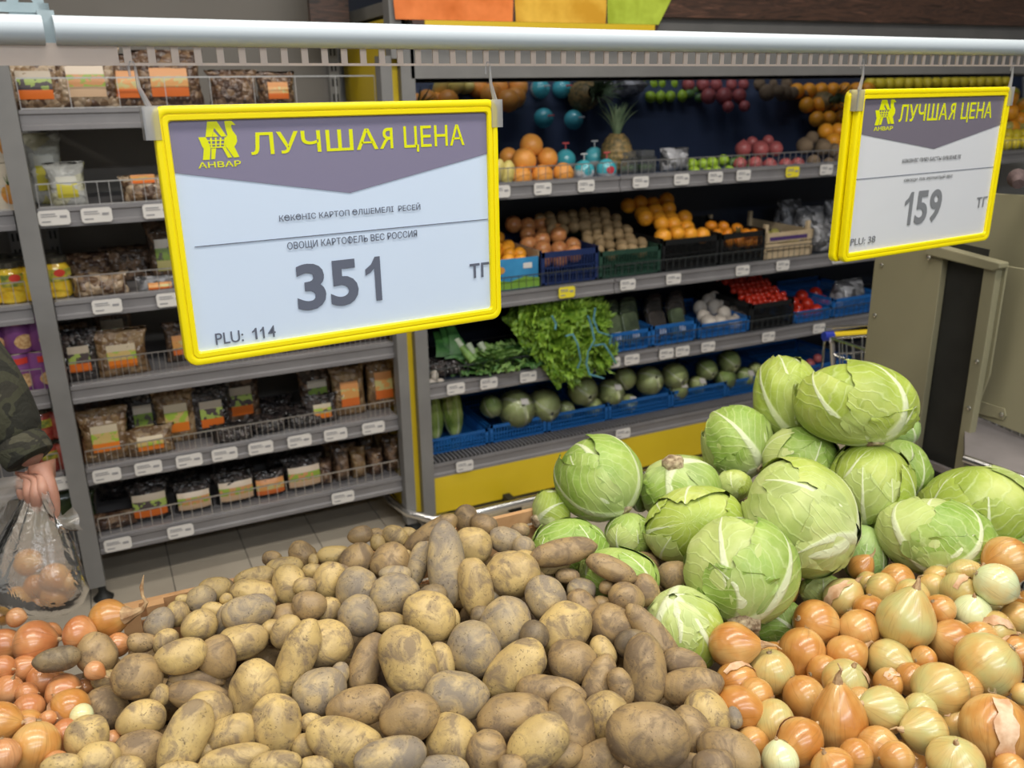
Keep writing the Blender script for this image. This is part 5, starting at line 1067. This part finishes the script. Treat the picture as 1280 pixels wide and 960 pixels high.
for k, pts in enumerate([[(735, 395), (740, 410), (743, 425), (735, 440), (733, 455), (737, 468), (755, 473)], [(707, 420), (716, 418), (722, 430), (726, 450), (722, 460)], [(744, 385), (742, 400), (748, 415), (765, 420), (762, 430)], [(690, 395), (695, 405), (694, 412)], [(742, 432), (755, 430), (765, 445), (770, 455)]]):
    prop(MB().tube([onY(x, y, 2.735+.01*math.sin(q*2)) for q, (x, y) in enumerate(pts)], [.0035+.001*math.sin(q*1.7) for q in range(len(pts))], 6).obj('blue_net', M_net, smooth=True), 'blue plastic net strand over the lettuce, ' + ['the long one hanging down on the right', 'the inner loop', 'at the top right corner', 'short one at the top left', 'over the lowest right head'][k], 'net', 'blue nets')
for k, (x, y) in enumerate([(612, 440), (628, 448), (655, 452), (598, 462), (668, 462)]):
    P = onY(x, y+14, 2.89); leafy('celery_bunch' if k < 2 else 'herb_bunch', (P.x, 2.90, zz+.01), .10-.01*(k > 2), 12, M_celery if k < 2 else M_herb, ['pale leafy celery bunch, left', 'pale leafy celery bunch, right', 'dark herb bunch beside the lettuce', 'dark herb bunch under the leeks', 'dark herb bunch hanging over the shelf lip'][k], 'leafy bunches', .2, k+20, cat='herbs')
for k, (a, b) in enumerate([((585, 430), (606, 468)), ((600, 429), (618, 462)), ((570, 425), (592, 452))]):
    A = onY(*a, 2.93); Bq = onY(*b, 2.86); e = empty('leek', A, ['leek with white end, left of the pair', 'leek with white end, right of the pair', 'darker leek behind the pair'][k], 'leek', 'leeks'); MB().tube([(0, 0, 0), (Bq-A)*.35], [.014, .013], 12).obj('white_shank', M_leekw, e, smooth=True); MB().tube([(Bq-A)*.33, (Bq-A)*1.0], [.0132, .017], 12).obj('green_top', M_celery, e, smooth=True)
for k, (a, b) in enumerate([((545, 415), (555, 445)), ((565, 412), (580, 448)), ((560, 400), (572, 442)), ((552, 408), (566, 447))]):
    A = onY(*a, 3.0); Bq = onY(*b, 2.90); d_ = Bq-A; s_ = Vector((1, 0, 0)); V = []
    for q in range(6): u = q/5; w_ = .012+.022*u; c_ = A+d_*u+Vector((0, -.02*math.sin(u*3), 0)); V += [c_-s_*w_, c_+Vector((0, -.006, .0)), c_+s_*w_, c_+Vector((0, .004, 0))]
    F = [(4*q+j, 4*q+(j+1) % 4, 4*q+4+(j+1) % 4, 4*q+4+j) for q in range(5) for j in range(4)]+[(3, 2, 1, 0), (20, 21, 22, 23)]
    prop(MB().add(V, F).obj('leek_leaves', M_cel, smooth=True), 'dark green leek leaves fanned near the yellow post, ' + ['leftmost blade', 'rightmost blade', 'upper blade', 'middle blade'][k], 'leek', 'leek leaves')
for k, (x, y) in enumerate([(545, 462), (560, 455), (575, 458), (590, 470), (548, 448)]): pack(x, y, 2.93, .12, .07, 'black', None, 'dark shiny bag left on the third shelf', zz, d=.09, group='dark bags on the third shelf')
for k, (x, y) in enumerate([(541, 478), (549, 479), (543, 470)]): fruit('ginger_root', 'mush', x, y, 2.87, rad_px(6), 'knobbly pale ginger piece left on third shelf', 'ginger', 'ginger pieces', k, (1.3, .8, .9))
a, b = Xp(760, 450), Xp(812, 445); crate('plastic_crate', a, b, 2.87, yb, zz, .08, C_blue, 'bright blue crate of packed greens on the third shelf, left one')
a2, b2 = Xp(814, 445), Xp(868, 440); crate('plastic_crate', a2, b2, 2.87, yb, zz, .085, C_blue, 'bright blue crate of packed greens on the third shelf, right one')
M_tray = noisy('tray_dark_green', (.05, .07, .04), (.13, .17, .09), 14, .2, Coat_Weight=.8); M_trayb = noisy('tray_black', (.02, .018, .016), (.06, .05, .045), 14, .2, Coat_Weight=.8)
def vtray(x, y, Y, w, h, mt, label, tag=True):
    P = onY(x, y, Y); e = empty('wrapped_tray', (P.x, Y, zz+.02), label, 'tray', 'wrapped trays', rot=(R(-20), 0, R(8)))
    pts = rrect(-w/2, w/2, 0, h, .02); bevel(MB().prism(pts, -.012, .012).obj('tray', mt, e), .005)
    if tag: MB().box((-.004, -.0135, h*.18), (w*.34, -.012, h*.42)).obj('label', M_tag, e)
TN = ['first green wrapped tray, next to the lettuce', 'second green wrapped tray', 'brown wrapped tray with white label', 'dark wrapped tray leaning beside the mushrooms']
for k, (x, w_) in enumerate([(770, .085), (792, .085), (825, .09), (850, .075)]): vtray(x, 425, 2.885, w_, .13-.01*(k > 1), M_tray if k != 2 else M_trayb, TN[k])
for j in range(1, 5):
    for k, x in enumerate((768, 790, 822, 848)): vtray(x, 420, 2.885+.06*j, .085, .13, M_trayb if k > 1 else M_tray, 'wrapped tray in the rows behind the front four', False)
a, b = Xp(872, 440), Xp(934, 432); crate('plastic_crate', a, b, 2.87, yb, zz, .062, C_blue, 'bright blue crate of mushrooms on the third shelf')
for k, (x, y, r) in enumerate([(899, 402, 9), (886, 402, 9), (917, 404, 9), (925, 397, 8), (905, 391, 8), (880, 396, 8), (893, 384, 9), (875, 385, 8), (885, 376, 8), (905, 380, 7), (892, 371, 7), (915, 388, 6)]): fruit('mushroom', 'mush', x, y, 2.92+max(0, (402-y))*.007, rad_px(r*1.35), 'white mushroom cap in the blue crate', 'mushroom', 'mushrooms', k, (1, 1, .8), (.2*k, .1, 0))
a, b = Xp(936, 430), Xp(988, 424); crate('plastic_crate', a, b, 2.87, yb, zz, .115, C_black, 'black crate of cherry tomatoes on the third shelf')
fill('cherry_tomato', 'tomato', a, b, 2.885, yb, zz+.095, .0145, 'cherry tomato in the black crate', 'cherry tomatoes', .35, lim=170, cat='tomato')
a, b = Xp(990, 424), Xp(1036, 418); crate('plastic_crate', a, b, 2.87, yb, zz, .052, C_blue, 'blue crate of large tomatoes on the third shelf')
for k, (x, y, r) in enumerate([(997, 391, 7), (1008, 392, 7), (1020, 388, 8), (1028, 377, 8.5), (1009, 380, 8), (992, 378, 7), (1002, 370, 8), (1019, 367, 8.5), (998, 385, 6)]): fruit('tomato', 'tomato', x, y, 2.91+max(0, 388-y)*.006, rad_px(r*1.2), 'large red tomato, ' + ['front left', 'front middle', 'front right', 'big one at the right', 'centre', 'left edge', 'back left', 'back right', 'half hidden at left'][k], 'tomato', 'large tomatoes', k)
a, b = Xp(1038, 418), Xp(1095, 410); crate('plastic_crate', a, b, 2.87, yb, zz, .085, C_blue, 'blue crate with a crinkly bag, at the beige panel')
pack(1058, 378, 2.96, .17, .13, 'silver', None, 'crinkly clear bag above the shopping trolley handle', zz+.01, d=.13)
# lowest deck
zz = zs3
for k, (x0_, x1_, y_) in enumerate([(536, 610, 560), (612, 682, 548), (684, 758, 535), (760, 836, 522), (838, 905, 508), (907, 975, 498), (978, 1060, 490)]):
    a, b = Xp(x0_, y_, 2.93), Xp(x1_, y_, 2.93); crate('plastic_crate', a, b, 2.925, 3.3, zz, .075 if k else .065, C_blue, 'blue crate on the lowest deck, ' + ['with the long cabbages by the yellow post', 'under the ribbed wrapped cabbages', 'below the lettuce', 'under the labelled wrapped cabbages', 'under the round wrapped cabbages', 'under the small dark cabbages', 'behind the top of the fresh cabbage heap'][k])
M_napa = noisy('napa_leaf', (.30, .42, .14), (.52, .62, .32), 16, .4)
for k, x in enumerate((546, 571)):
    P = onY(x, 535, 3.0); e = empty('long_cabbage', (P.x, 3.02, zz+.02), ['long pale green cabbage standing nearest the yellow post', 'long pale green cabbage standing, second from the yellow post'][k], 'cabbage', 'long cabbages', rot=(R(-12), 0, 0))
    for q in range(7):
        V, F, uv = leaf_mesh(np.random.RandomState(q+k*9), 1., .05, 2.2, .75, -.03+.012*q, .02, 0, n1=18, n2=14); V = V*np.array([.042, .042, -.12])+np.array([0, 0, .12]); link('leaf', mk('leaf', rotz(V, q*2.4), F, CAB['p'] if q % 2 else CAB['g'], uv=uv), None, e)
WC = [(645, 511, 22, 'ribbed wrapped cabbage with a white sticker'), (680, 507, 20, 'wrapped cabbage with a reddish cut stem'), (614, 508, 13, 'dim wrapped cabbage at the left'), (707, 512, 11, 'small wrapped cabbage under the lettuce'), (728, 488, 18, 'round dark green wrapped cabbage'), (741, 508, 12, 'small wrapped cabbage in front, with bag tails'), (763, 491, 17, 'wrapped cabbage with a white label, left'), (785, 504, 12, 'small wrapped cabbage with a white label'), (781, 473, 14, 'wrapped cabbage behind, between two larger ones'), (811, 476, 18, 'large shiny wrapped cabbage in the middle'), (843, 470, 17, 'large wrapped cabbage in the back row'), (846, 487, 15, 'wrapped cabbage with a square white label'), (871, 481, 12, 'wrapped cabbage at the right of the labelled one'), (883, 462, 14, 'dark wrapped cabbage, left of the dark ones'), (906, 474, 15, 'dark shiny wrapped cabbage in front'), (930, 472, 14, 'dark wrapped cabbage with a white label'), (911, 452, 15, 'dark wrapped cabbage at the back'), (944, 462, 10, 'small pale wrapped cabbage at the right'), (640, 525, 10, 'low wrapped cabbage in the crate')]
for k, (x, y, r) in enumerate([(1012, 455, 8), (1024, 462, 8), (1022, 448, 7)]): fruit('red_onion', 'pome', x, y, 2.95, rad_px(r), 'dark red onion in the blue crate beside the trolley', 'onion', 'red onions', k)
M_wrap = clearmat('cling_film', (.8, .82, .8), .08, .06, .5, 60)
for k, (x, y, r, lb) in enumerate(WC):
    P = onY(x, y, 2.97); r_ = rad_px(r*1.12, 2.97); e = empty('wrapped_cabbage', P, lb, 'cabbage', 'wrapped cabbages'); T = CAB['g'] if k in (2, 13, 14, 15, 16) else CAB['p']
    for q in range(5):
        V, F, uv = leaf_mesh(np.random.RandomState(k*7+q), r_, .1, 2.5, 1.1, -.03+.012*q, .006, 0, n1=18, n2=14); M_ = np.array(Matrix.Rotation(R(60+40*(k % 3)), 3, 'X')); link('leaf', mk('leaf', rotz(V, q*2.4) @ M_.T, F, T, uv=uv), None, e)
    V, F = ICO[3]; link('cling_film', mk('cling_film', V*(r_*1.045)*(1+lump(V, np.random.RandomState(k), .02, 6))[:, None], F, M_wrap), None, e)
    if 'label' in lb or 'sticker' in lb:
        o = MB().box((-.018, -.001, -.013), (.018, .0, .013)).obj('sticker', M_tag, e, (r_*.1, -r_*.83, r_*.65)); o.rotation_euler = (R(-38), R(12), R(8))

# ------------------------------------------------------------------ beige metal cabinet at the right
M_beige = noisy('beige_enamel', (.255, .235, .145), (.275, .25, .155), 3, .38); M_deck = noisy('steel_deck', (.20, .18, .175), (.27, .24, .235), 7, .5, .3, bump=.1)
cab_ = empty('metal_cabinet', (1.80, 1.4, 0), 'beige painted metal cabinet with open black side, right of the cabbages', 'cabinet')
A0 = onY(1090, 400, 1.62); hd = R(3.0); dY = Vector((math.sin(hd), math.cos(hd), 0)); nX = Vector((dY.y, -dY.x, 0))
def onCab(x, y, off=0.):
    d = Vector(ray(x, y)); C_ = Vector(CAM); t = ((A0+nX*off-C_).dot(nX))/d.dot(nX); return C_+d*t
def slab(name, pix, mt, off=0., th=.012, label=None, bev=0):
    P = [onCab(x, y, off) for x, y in pix]; Q = [p+nX*th for p in P]; n = len(P); V = [tuple(p-cab_.location) for p in P+Q]
    F = [tuple(range(n))[::-1], tuple(range(n, 2*n))]+[(i, (i+1) % n, n+(i+1) % n, n+i) for i in range(n)]
    o = MB().add(V, F).obj(name, mt, cab_)
    if label: o['label'] = label
    if bev: bevel(o, bev)
    return o
slab('left_panel', [(1096, 300), (1180, 310), (1171, 380), (1146, 560), (1136, 640), (1062, 640), (1079, 455)], M_beige, 0, .02, bev=.002)
slab('black_side', [(1180, 300), (1236, 312), (1223, 380), (1192, 588), (1188, 620), (1138, 610), (1146, 560), (1171, 380)], M_black, .02, .004)
slab('front_stile', [(1231, 326), (1247, 330), (1230, 440), (1204, 589), (1200, 640), (1188, 640), (1192, 588)], M_beige, -.004, .02, bev=.002)
slab('stile_return', [(1247, 330), (1258, 333), (1236, 470), (1217, 520), (1206, 560)], M_beige, .015, .006)
slab('inner_panel', [(1245, 330), (1420, 360), (1420, 600), (1213, 517), (1228, 430)], M_beige, .055, .006, bev=.002)
slab('top_beam', [(1158, 306), (1176, 309), (1250, 329), (1249, 336), (1240, 339), (1155, 318)], M_beige, -.012, .03, 'rolled beige top edge', bev=.003)
slab('back_board', [(1130, 236), (1245, 242), (1420, 252), (1420, 372), (1250, 345), (1158, 322)], M_beige, .10, .012, bev=.002)
slab('bracket_strap', [(1210, 497), (1212, 514), (1254, 525), (1257, 520), (1255, 511)], M_beige, .05, .004)
P1, P2, P3, P4 = onCab(1206, 514, .05), onCab(1206, 571, -.08), onCab(1440, 640, -.08), onCab(1440, 585, .05)
zsh = (P2.z+P1.z)/2
def onz(p, z): d = p-Vector(CAM); return Vector(CAM)+d*((z-1.55)/d.z)
Q = [onZ(1206, 514, zsh), onZ(1206, 571, zsh), onZ(1290, 600, zsh), onZ(1290, 552, zsh)]
far = (Q[2]-Q[1])*1.6; far2 = (Q[3]-Q[0])*1.6; Q[2] = Q[1]+far; Q[3] = Q[0]+far2
V = [tuple(q-cab_.location) for q in Q]+[tuple(q-cab_.location-Vector((0, 0, .02))) for q in Q]
MB().add(V, [(0, 1, 2, 3), (7, 6, 5, 4), (0, 4, 5, 1), (1, 5, 6, 2), (2, 6, 7, 3), (3, 7, 4, 0)]).obj('steel_shelf', M_deck, cab_)
MB().tube([Q[1]-cab_.location+Vector((0, 0, -.004)), Q[2]-cab_.location+Vector((0, 0, -.004))], .009, 10).obj('shelf_edge', M_chrome, cab_, smooth=True)
slab('lower_frame', [(1120, 560), (1188, 588), (1188, 596), (1120, 568)], M_deck, -.01, .012)
m = MB()
for (x, y, off) in ((1102, 331, 0), (1093.5, 394, 0), (1221, 452, -.004), (1211, 510, -.004), (1252, 518, .05), (1161, 322, -.012)):
    P = onCab(x, y, off-.002)-cab_.location; M_ = Matrix.Translation(P) @ (-nX).to_track_quat('Z', 'Y').to_matrix().to_4x4(); o = MB().lathe([(.006, 0), (.0055, .002), (.003, .0035)], 10, M_).obj('screw', M_tin, cab_, smooth=True)
for k, (yy_) in enumerate((1.15, 1.6)):   # legs reach the floor
    b0 = A0+dY*(yy_-A0.y)+nX*.03; MB().box((b0.x-cab_.location.x, b0.y-cab_.location.y, 0), (b0.x-cab_.location.x+.04, b0.y-cab_.location.y+.04, .75)).obj('leg', M_beige, cab_)
P = onCab(1262, 236, .09); prop(MB().tube([P+Vector((.0, -.02, .012)), P+Vector((.02, .0, .022)), P+Vector((.05, .02, .02)), P+Vector((.10, .05, .012))], [.012, .021, .022, .012], 12).obj('brown_bundle', noisy('bundle_brown', (.06, .035, .035), (.12, .08, .075), 60, .8), smooth=True), 'small dark brown bundle lying on top of the beige cabinet', 'small_bundle')  # unidentified brown thing, shaped as a plain bundle

# ------------------------------------------------------------------ shopping trolley behind the cabinet
T0 = onY(1036, 420, 2.02); tr = empty('shopping_trolley', (T0.x, T0.y, 0), 'wire shopping trolley with yellow handle and blue end cap', 'trolley', rot=(0, 0, R(-14)))
zh = T0.z; M_blue = mat('trolley_blue', (.02, .04, .35), .35)
MB().tube([(.012, 0, zh), (.5, 0, zh)], .013, 14).obj('handle', M_yellow, tr, smooth=True)
for s_ in (0, .5): MB().tube([(-.018+s_, 0, zh), (.014+s_, 0, zh)], .016, 14).obj('end_cap', M_blue, tr, smooth=True)
def bk(u, v, w): # basket interpolation: u across, v along, w height
    nar = .04*(1-w); return Vector((-.01+nar+(.51-2*nar)*(u*(1-.18*v)+.09*v), -.03-.5*v-.03*(1-w), zh-.34+.02*v+.36*w))
m = MB(); m.tube([(-.012, 0, zh-.2), (-.014, .0, zh+.028), (.51, 0, zh+.028), (.51, 0, zh-.2)], .005, 8)
for w in (0, .2, .4, .6, .8, .95): m.tube([bk(0, 0, w), bk(1, 0, w), bk(1, 1, w), bk(0, 1, w), bk(0, 0, w)], .003 if w < .9 else .005, 6)
for k in range(15):
    u = k/14; m.tube([bk(u, 0, .95), bk(u, 0, 0), bk(u, 1, 0), bk(u, 1, .95)], .002, 5)
for k in range(15):
    v = k/14; m.tube([bk(0, v, .95), bk(0, v, 0), bk(1, v, 0), bk(1, v, .95)], .002, 5)
m.obj('basket', M_chrome, tr, smooth=True)
for u in (0, 1):
    MB().tube([(.5*u, 0, zh), bk(u, 0, .9), bk(u, 0, 0), (.5*u, -.04, .25), (.5*u, 0, .14)], .008, 8).obj('upright', M_chrome, tr, smooth=True)
    MB().tube([(.5*u, 0, .14), (.04+.42*u, -.55, .14)], .009, 8).obj('chassis_rail', M_chrome, tr, smooth=True)
    for v in (-.03, -.5): MB().lathe([(.03, -.01), (.048, -.008), (.048, .008), (.03, .01)], 18, Matrix.Translation((.02+.46*u, v, .048)) @ Matrix.Rotation(R(90), 4, 'Y')).obj('wheel', M_black, tr, smooth=True); MB().box((.016+.46*u, v-.01, .05), (.024+.46*u, v+.01, .14)).obj('fork', M_chrome, tr)
MB().box((.12, -.05, zh-.2), (.38, -.045, zh-.08)).obj('child_flap', M_blue, tr)

# ------------------------------------------------------------------ shopper at the left with the bag of onions
def skinfig(name, verts, edges, radii, mt, parent, root=0, lv=2, smooth=True):
    me = bpy.data.meshes.new(name); me.from_pydata([tuple(v) for v in verts], edges, []); o = bpy.data.objects.new(name, me); COL.objects.link(o)
    s = o.modifiers.new('skin', 'SKIN'); s.use_smooth_shade = True; u = o.modifiers.new('sub', 'SUBSURF'); u.levels = lv; u.render_levels = lv
    for k, r in enumerate(radii):
        sv = me.skin_vertices[0].data[k]; sv.radius = (r if isinstance(r, tuple) else (r, r)); sv.use_root = (k == root)
    me.materials.append(mt); o.parent = parent; return o
def pmat(p, q): pass
def camo():
    m = mat('camouflage_cloth', (.05, .06, .03), .95); g = G(m); v = g.coords('Object', False); c = g.ramp(g.noise(v, 9, 3, .55, .8), ((.40, (.020, .020, .014)), (.47, (.045, .045, .026)), (.56, (.03, .028, .02)), (.63, (.075, .07, .045))), 'CONSTANT')
    g.col(c); g.bump(g.noise(v, 28, 3, .6, .5), .7, .012); return m
M_camo = camo(); M_cuff = noisy('cuff_knit', (.02, .022, .016), (.035, .036, .025), 120, .9, bump=.4); M_flesh = noisy('skin', (.42, .20, .135), (.50, .26, .18), 30, .5, bump=.1, Subsurface_Weight=.15, Subsurface_Radius=(.01, .004, .002))
ZD = 1.62
H = lambda x, y, dz=0.: atD(x, y, ZD+dz)
person = empty('person', (-.62, 2.05, 0), 'person in a camouflage jacket at the left edge, holding a clear bag of onions', 'person')
pl = lambda v: tuple(Vector(v)-person.location)
sh = Vector((-.62, 2.02, 1.40))
# body: trunk, head, legs and both arms in one surface
wr = H(46, 582, .01); el = H(-60, 430, .03)
vs = [(-.86, 2.1, .95), (-.86, 2.1, 1.15), (-.86, 2.09, 1.38), (-.86, 2.06, 1.50), (-.86, 2.04, 1.60), (-.86, 2.02, 1.70), (-.67, 2.06, 1.40), el, wr, (-1.06, 2.1, 1.40), (-1.12, 2.0, 1.12), (-1.05, 1.82, .98), (-.75, 2.1, .90), (-.74, 2.06, .50), (-.73, 2.12, .06), (-.73, 2.0, .04), (-.97, 2.1, .90), (-.98, 2.08, .50), (-.99, 2.12, .06), (-.99, 2.0, .04)]
ed = [(0, 1), (1, 2), (2, 3), (3, 4), (4, 5), (2, 6), (6, 7), (7, 8), (2, 9), (9, 10), (10, 11), (0, 12), (12, 13), (13, 14), (14, 15), (0, 16), (16, 17), (17, 18), (18, 19)]
rd = [.13, .13, .13, .055, .085, .075, .06, .042, .027, .06, .042, .03, .085, .055, .04, .035, .085, .055, .04, .035]
skinfig('body', [pl(v) for v in vs], ed, rd, M_flesh, person)
vs2 = [(-.86, 2.1, .86), (-.86, 2.1, 1.0), (-.86, 2.1, 1.2), (-.86, 2.09, 1.40), (-.86, 2.07, 1.47), (-.66, 2.06, 1.40), el, H(-22, 480, .02), H(8, 527, .012), H(30, 562, .01), (-1.07, 2.1, 1.40), (-1.13, 2.0, 1.12), (-1.07, 1.85, 1.0)]
skinfig('jacket', [pl(v) for v in vs2], [(0, 1), (1, 2), (2, 3), (3, 4), (3, 5), (5, 6), (6, 7), (7, 8), (8, 9), (3, 10), (10, 11), (11, 12)], [.17, .165, .165, .16, .07, .085, .082, .075, .063, .047, .085, .07, .055], M_camo, person)
w1, w2 = H(26, 556, .01), H(38, 573, .01); axd = (w2-w1).normalized()
MB().tube([w1-axd*.012, w1, w1+axd*.02, w2, w2+axd*.004], [.040, .046, .047, .044, .036], 24).obj('cuff', M_camo, person, tuple(-person.location), smooth=True)
skinfig('trousers', [pl(v) for v in [(-.86, 2.1, .96), (-.75, 2.1, .88), (-.74, 2.06, .50), (-.73, 2.12, .10), (-.97, 2.1, .88), (-.98, 2.08, .50), (-.99, 2.12, .10)]], [(0, 1), (1, 2), (2, 3), (0, 4), (4, 5), (5, 6)], [.155, .11, .085, .07, .11, .085, .07], mat('trouser_black', (.012, .012, .014), .8), person)
for x in (-.73, -.99):
    MB().tube([(x, 2.16, .045), (x, 2.10, .05), (x, 2.0, .04), (x, 1.93, .03)], [.035, .05, .042, .028], 14).obj('shoe', M_black, person, tuple(-person.location), smooth=True)
V, F = ICO[3]; hair = V.copy()*np.array([.10, .115, .12]); hm = (V[F].mean(1)[:, 2] > .12) | (V[F].mean(1)[:, 1] > .35); link('hair', mk('hair', hair, F[hm], noisy('hair_dark', (.02, .015, .01), (.05, .035, .025), 90, .7)), None, person, pl((-.86, 2.03, 1.68)))
# hand: back of the hand up, fingers curled round the bag neck
def chain(name, pts, rr, lv=2):
    o = MB().tube([Vector(p) for p in pts], rr, 12).obj(name, M_flesh, person, tuple(-person.location), smooth=True); sm = o.modifiers.new('sub', 'SUBSURF'); sm.levels = lv; sm.render_levels = lv; return o
hv = [H(46, 580, .01), H(44, 592, .0), H(40, 602, -.005),
      H(28, 597, .005), H(26, 612, -.012), H(30, 625, -.004),            # little finger side knuckle
      H(37, 600, -.012), H(36, 617, -.022), H(40, 630, -.01), H(44, 627, .008),
      H(46, 600, -.014), H(45, 618, -.028), H(46, 633, -.016), H(48, 636, .006),
      H(56, 594, -.006), H(63, 608, -.012), H(68, 624, -.010), H(69, 640, -.004), H(66, 652, .0),
      H(52, 598, -.012), H(53, 614, -.026), H(54, 626, -.018)]
he = [(0, 1), (1, 2), (1, 3), (3, 4), (4, 5), (2, 6), (6, 7), (7, 8), (8, 9), (2, 10), (10, 11), (11, 12), (12, 13), (0, 14), (14, 15), (15, 16), (16, 17), (17, 18), (1, 19), (19, 20), (20, 21)]
hr = [.024, .026, .020, .0125, .0105, .009, .0125, .0115, .010, .0085, .0125, .012, .0105, .009, .0155, .0125, .0105, .0095, .007, .012, .0115, .0095]
skinfig('hand', [pl(v) for v in hv], he, hr, M_flesh, person, root=0)
M_nail = mat('nail', (.58, .32, .25), .35)
o = link('thumbnail', mk('nail', ICO[2][0]*np.array([.005, .0022, .008]), ICO[2][1], M_nail), None, person, pl(H(69, 650, -.008)))
# the bag
bagE = empty('onion_bag', H(45, 640), 'clear plastic bag of onions hanging from the hand', 'bag')
V = []; F = []; K = 48
prof = [(46, 600, 14, 6), (46, 620, 17, 12), (47, 636, 24, 20), (46, 655, 33, 26), (44, 680, 45, 33), (44, 705, 56, 38), (46, 728, 62, 40), (44, 745, 58, 36), (40, 760, 44, 27), (36, 770, 22, 14), (34, 773, 4, 3)]
for j, (cx, cy, rx_, rz_) in enumerate(prof):
    c = H(cx, cy); sx = rx_/FPX*ZD; sz = rz_/FPX*ZD
    for k in range(K):
        a = 2*math.pi*k/K; fold = 1+(.10*math.sin(a*9+j*.4)+.07*math.sin(a*15+j*.3))*max(0, 1-j/6.)+.02*math.sin(a*5+j)
        V.append(tuple(c+Vector(RT)*sx*fold*math.cos(a)+Vector(FW)*sz*fold*math.sin(a)-Vector(UP)*(sx*.18*math.cos(a)*(j > 4))-bagE.location))
for j in range(len(prof)-1):
    for k in range(K): F.append((j*K+k, j*K+(k+1) % K, (j+1)*K+(k+1) % K, (j+1)*K+k))
M_bagf = clearmat('bag_film', (.80, .72, .62), .33, .18, .4, 22)
link('film', mk('film', V, F, M_bagf), None, bagE)
def tail(pts, w): # a loose corner of film
    V = []; F = []
    for q, (x, y, dz, hw) in enumerate(pts):
        c = H(x, y, dz)-bagE.location
        for j in range(5): s = (j-2)/2; V.append(tuple(c+Vector(w)*hw*s+Vector(FW)*.006*math.sin(j*2+q)))
    for q in range(len(pts)-1):
        for j in range(4): F.append((q*5+j, q*5+j+1, q*5+j+6, q*5+j+5))
    link('loose_film', mk('loose_film', V, F, M_bagf), None, bagE)
tail([(62, 648, 0, .006), (72, 655, -.01, .012), (84, 654, -.01, .02), (98, 648, 0, .028)], Vector(UP)*.8-Vector(RT)*.3)
tail([(40, 612, -.02, .006), (20, 606, -.02, .016), (4, 614, -.02, .026), (-14, 625, -.01, .035)], Vector(UP))
tail([(14, 625, .02, .03), (8, 660, .02, .05), (0, 700, .02, .055), (-8, 735, .02, .06)], Vector(RT))
tail([(52, 606, -.025, .006), (55, 622, -.03, .010), (62, 636, -.03, .012), (66, 648, -.02, .003)], Vector(RT))
for k, (x, y, r, dz) in enumerate([(35, 703, 17, .01), (68, 721, 17, -.012), (44, 732, 14, -.0), (20, 752, 19, -.012), (69, 746, 16, 0), (86, 727, 14, .0), (80, 738, 13, .015), (4, 764, 17, 0), (48, 755, 14, .01)]):
    B = Body(); B.tone = 'o'; B.ex = (k*50, .2, .1, 1); B.kind = 'onion'; B.x, B.y = x, y
    e = make_onion(B, 500+k, H(x, y, dz), r/FPX*ZD); prop(e, 'orange onion inside the clear bag, ' + ['upper left', 'big one in the middle', 'between the others, centre', 'lower left', 'lower middle', 'right side', 'tucked behind at right', 'lowest, at the photo edge', 'at the bottom'][k], 'onion', 'onions in the bag')

# ------------------------------------------------------------------ look-alikes get their place in the row into the label
bpy.context.view_layer.update()
ORD = ['first', 'second', 'third', 'fourth', 'fifth', 'sixth', 'seventh', 'eighth', 'ninth', 'tenth', 'eleventh', 'twelfth', 'thirteenth', 'fourteenth', 'fifteenth', 'sixteenth', 'seventeenth', 'eighteenth', 'nineteenth', 'twentieth']
byl = {}
for o in COL.objects:
    if o.parent is None and 'label' in o: byl.setdefault(o['label'], []).append(o)
for lb, L_ in byl.items():
    if len(L_) < 2: continue
    rows = {}
    for o in L_: rows.setdefault(round(o.matrix_world.translation.y/.045), []).append(o)
    if len(rows) > 1 and len(L_) > 6:
        for ri, k in enumerate(sorted(rows)):
            for ci, o in enumerate(sorted(rows[k], key=lambda q: (q.matrix_world.translation.x, q.matrix_world.translation.z))):
                o['label'] = lb+', '+('front' if ri == 0 else ORD[ri])+' row, '+(ORD[ci] if ci < 20 else 'far')+' from left'
    else:
        for ci, o in enumerate(sorted(L_, key=lambda q: q.matrix_world.translation.x)): o['label'] = ' '.join(lb.split()[:13]).rstrip(',')+', '+ORD[ci]+' from left'
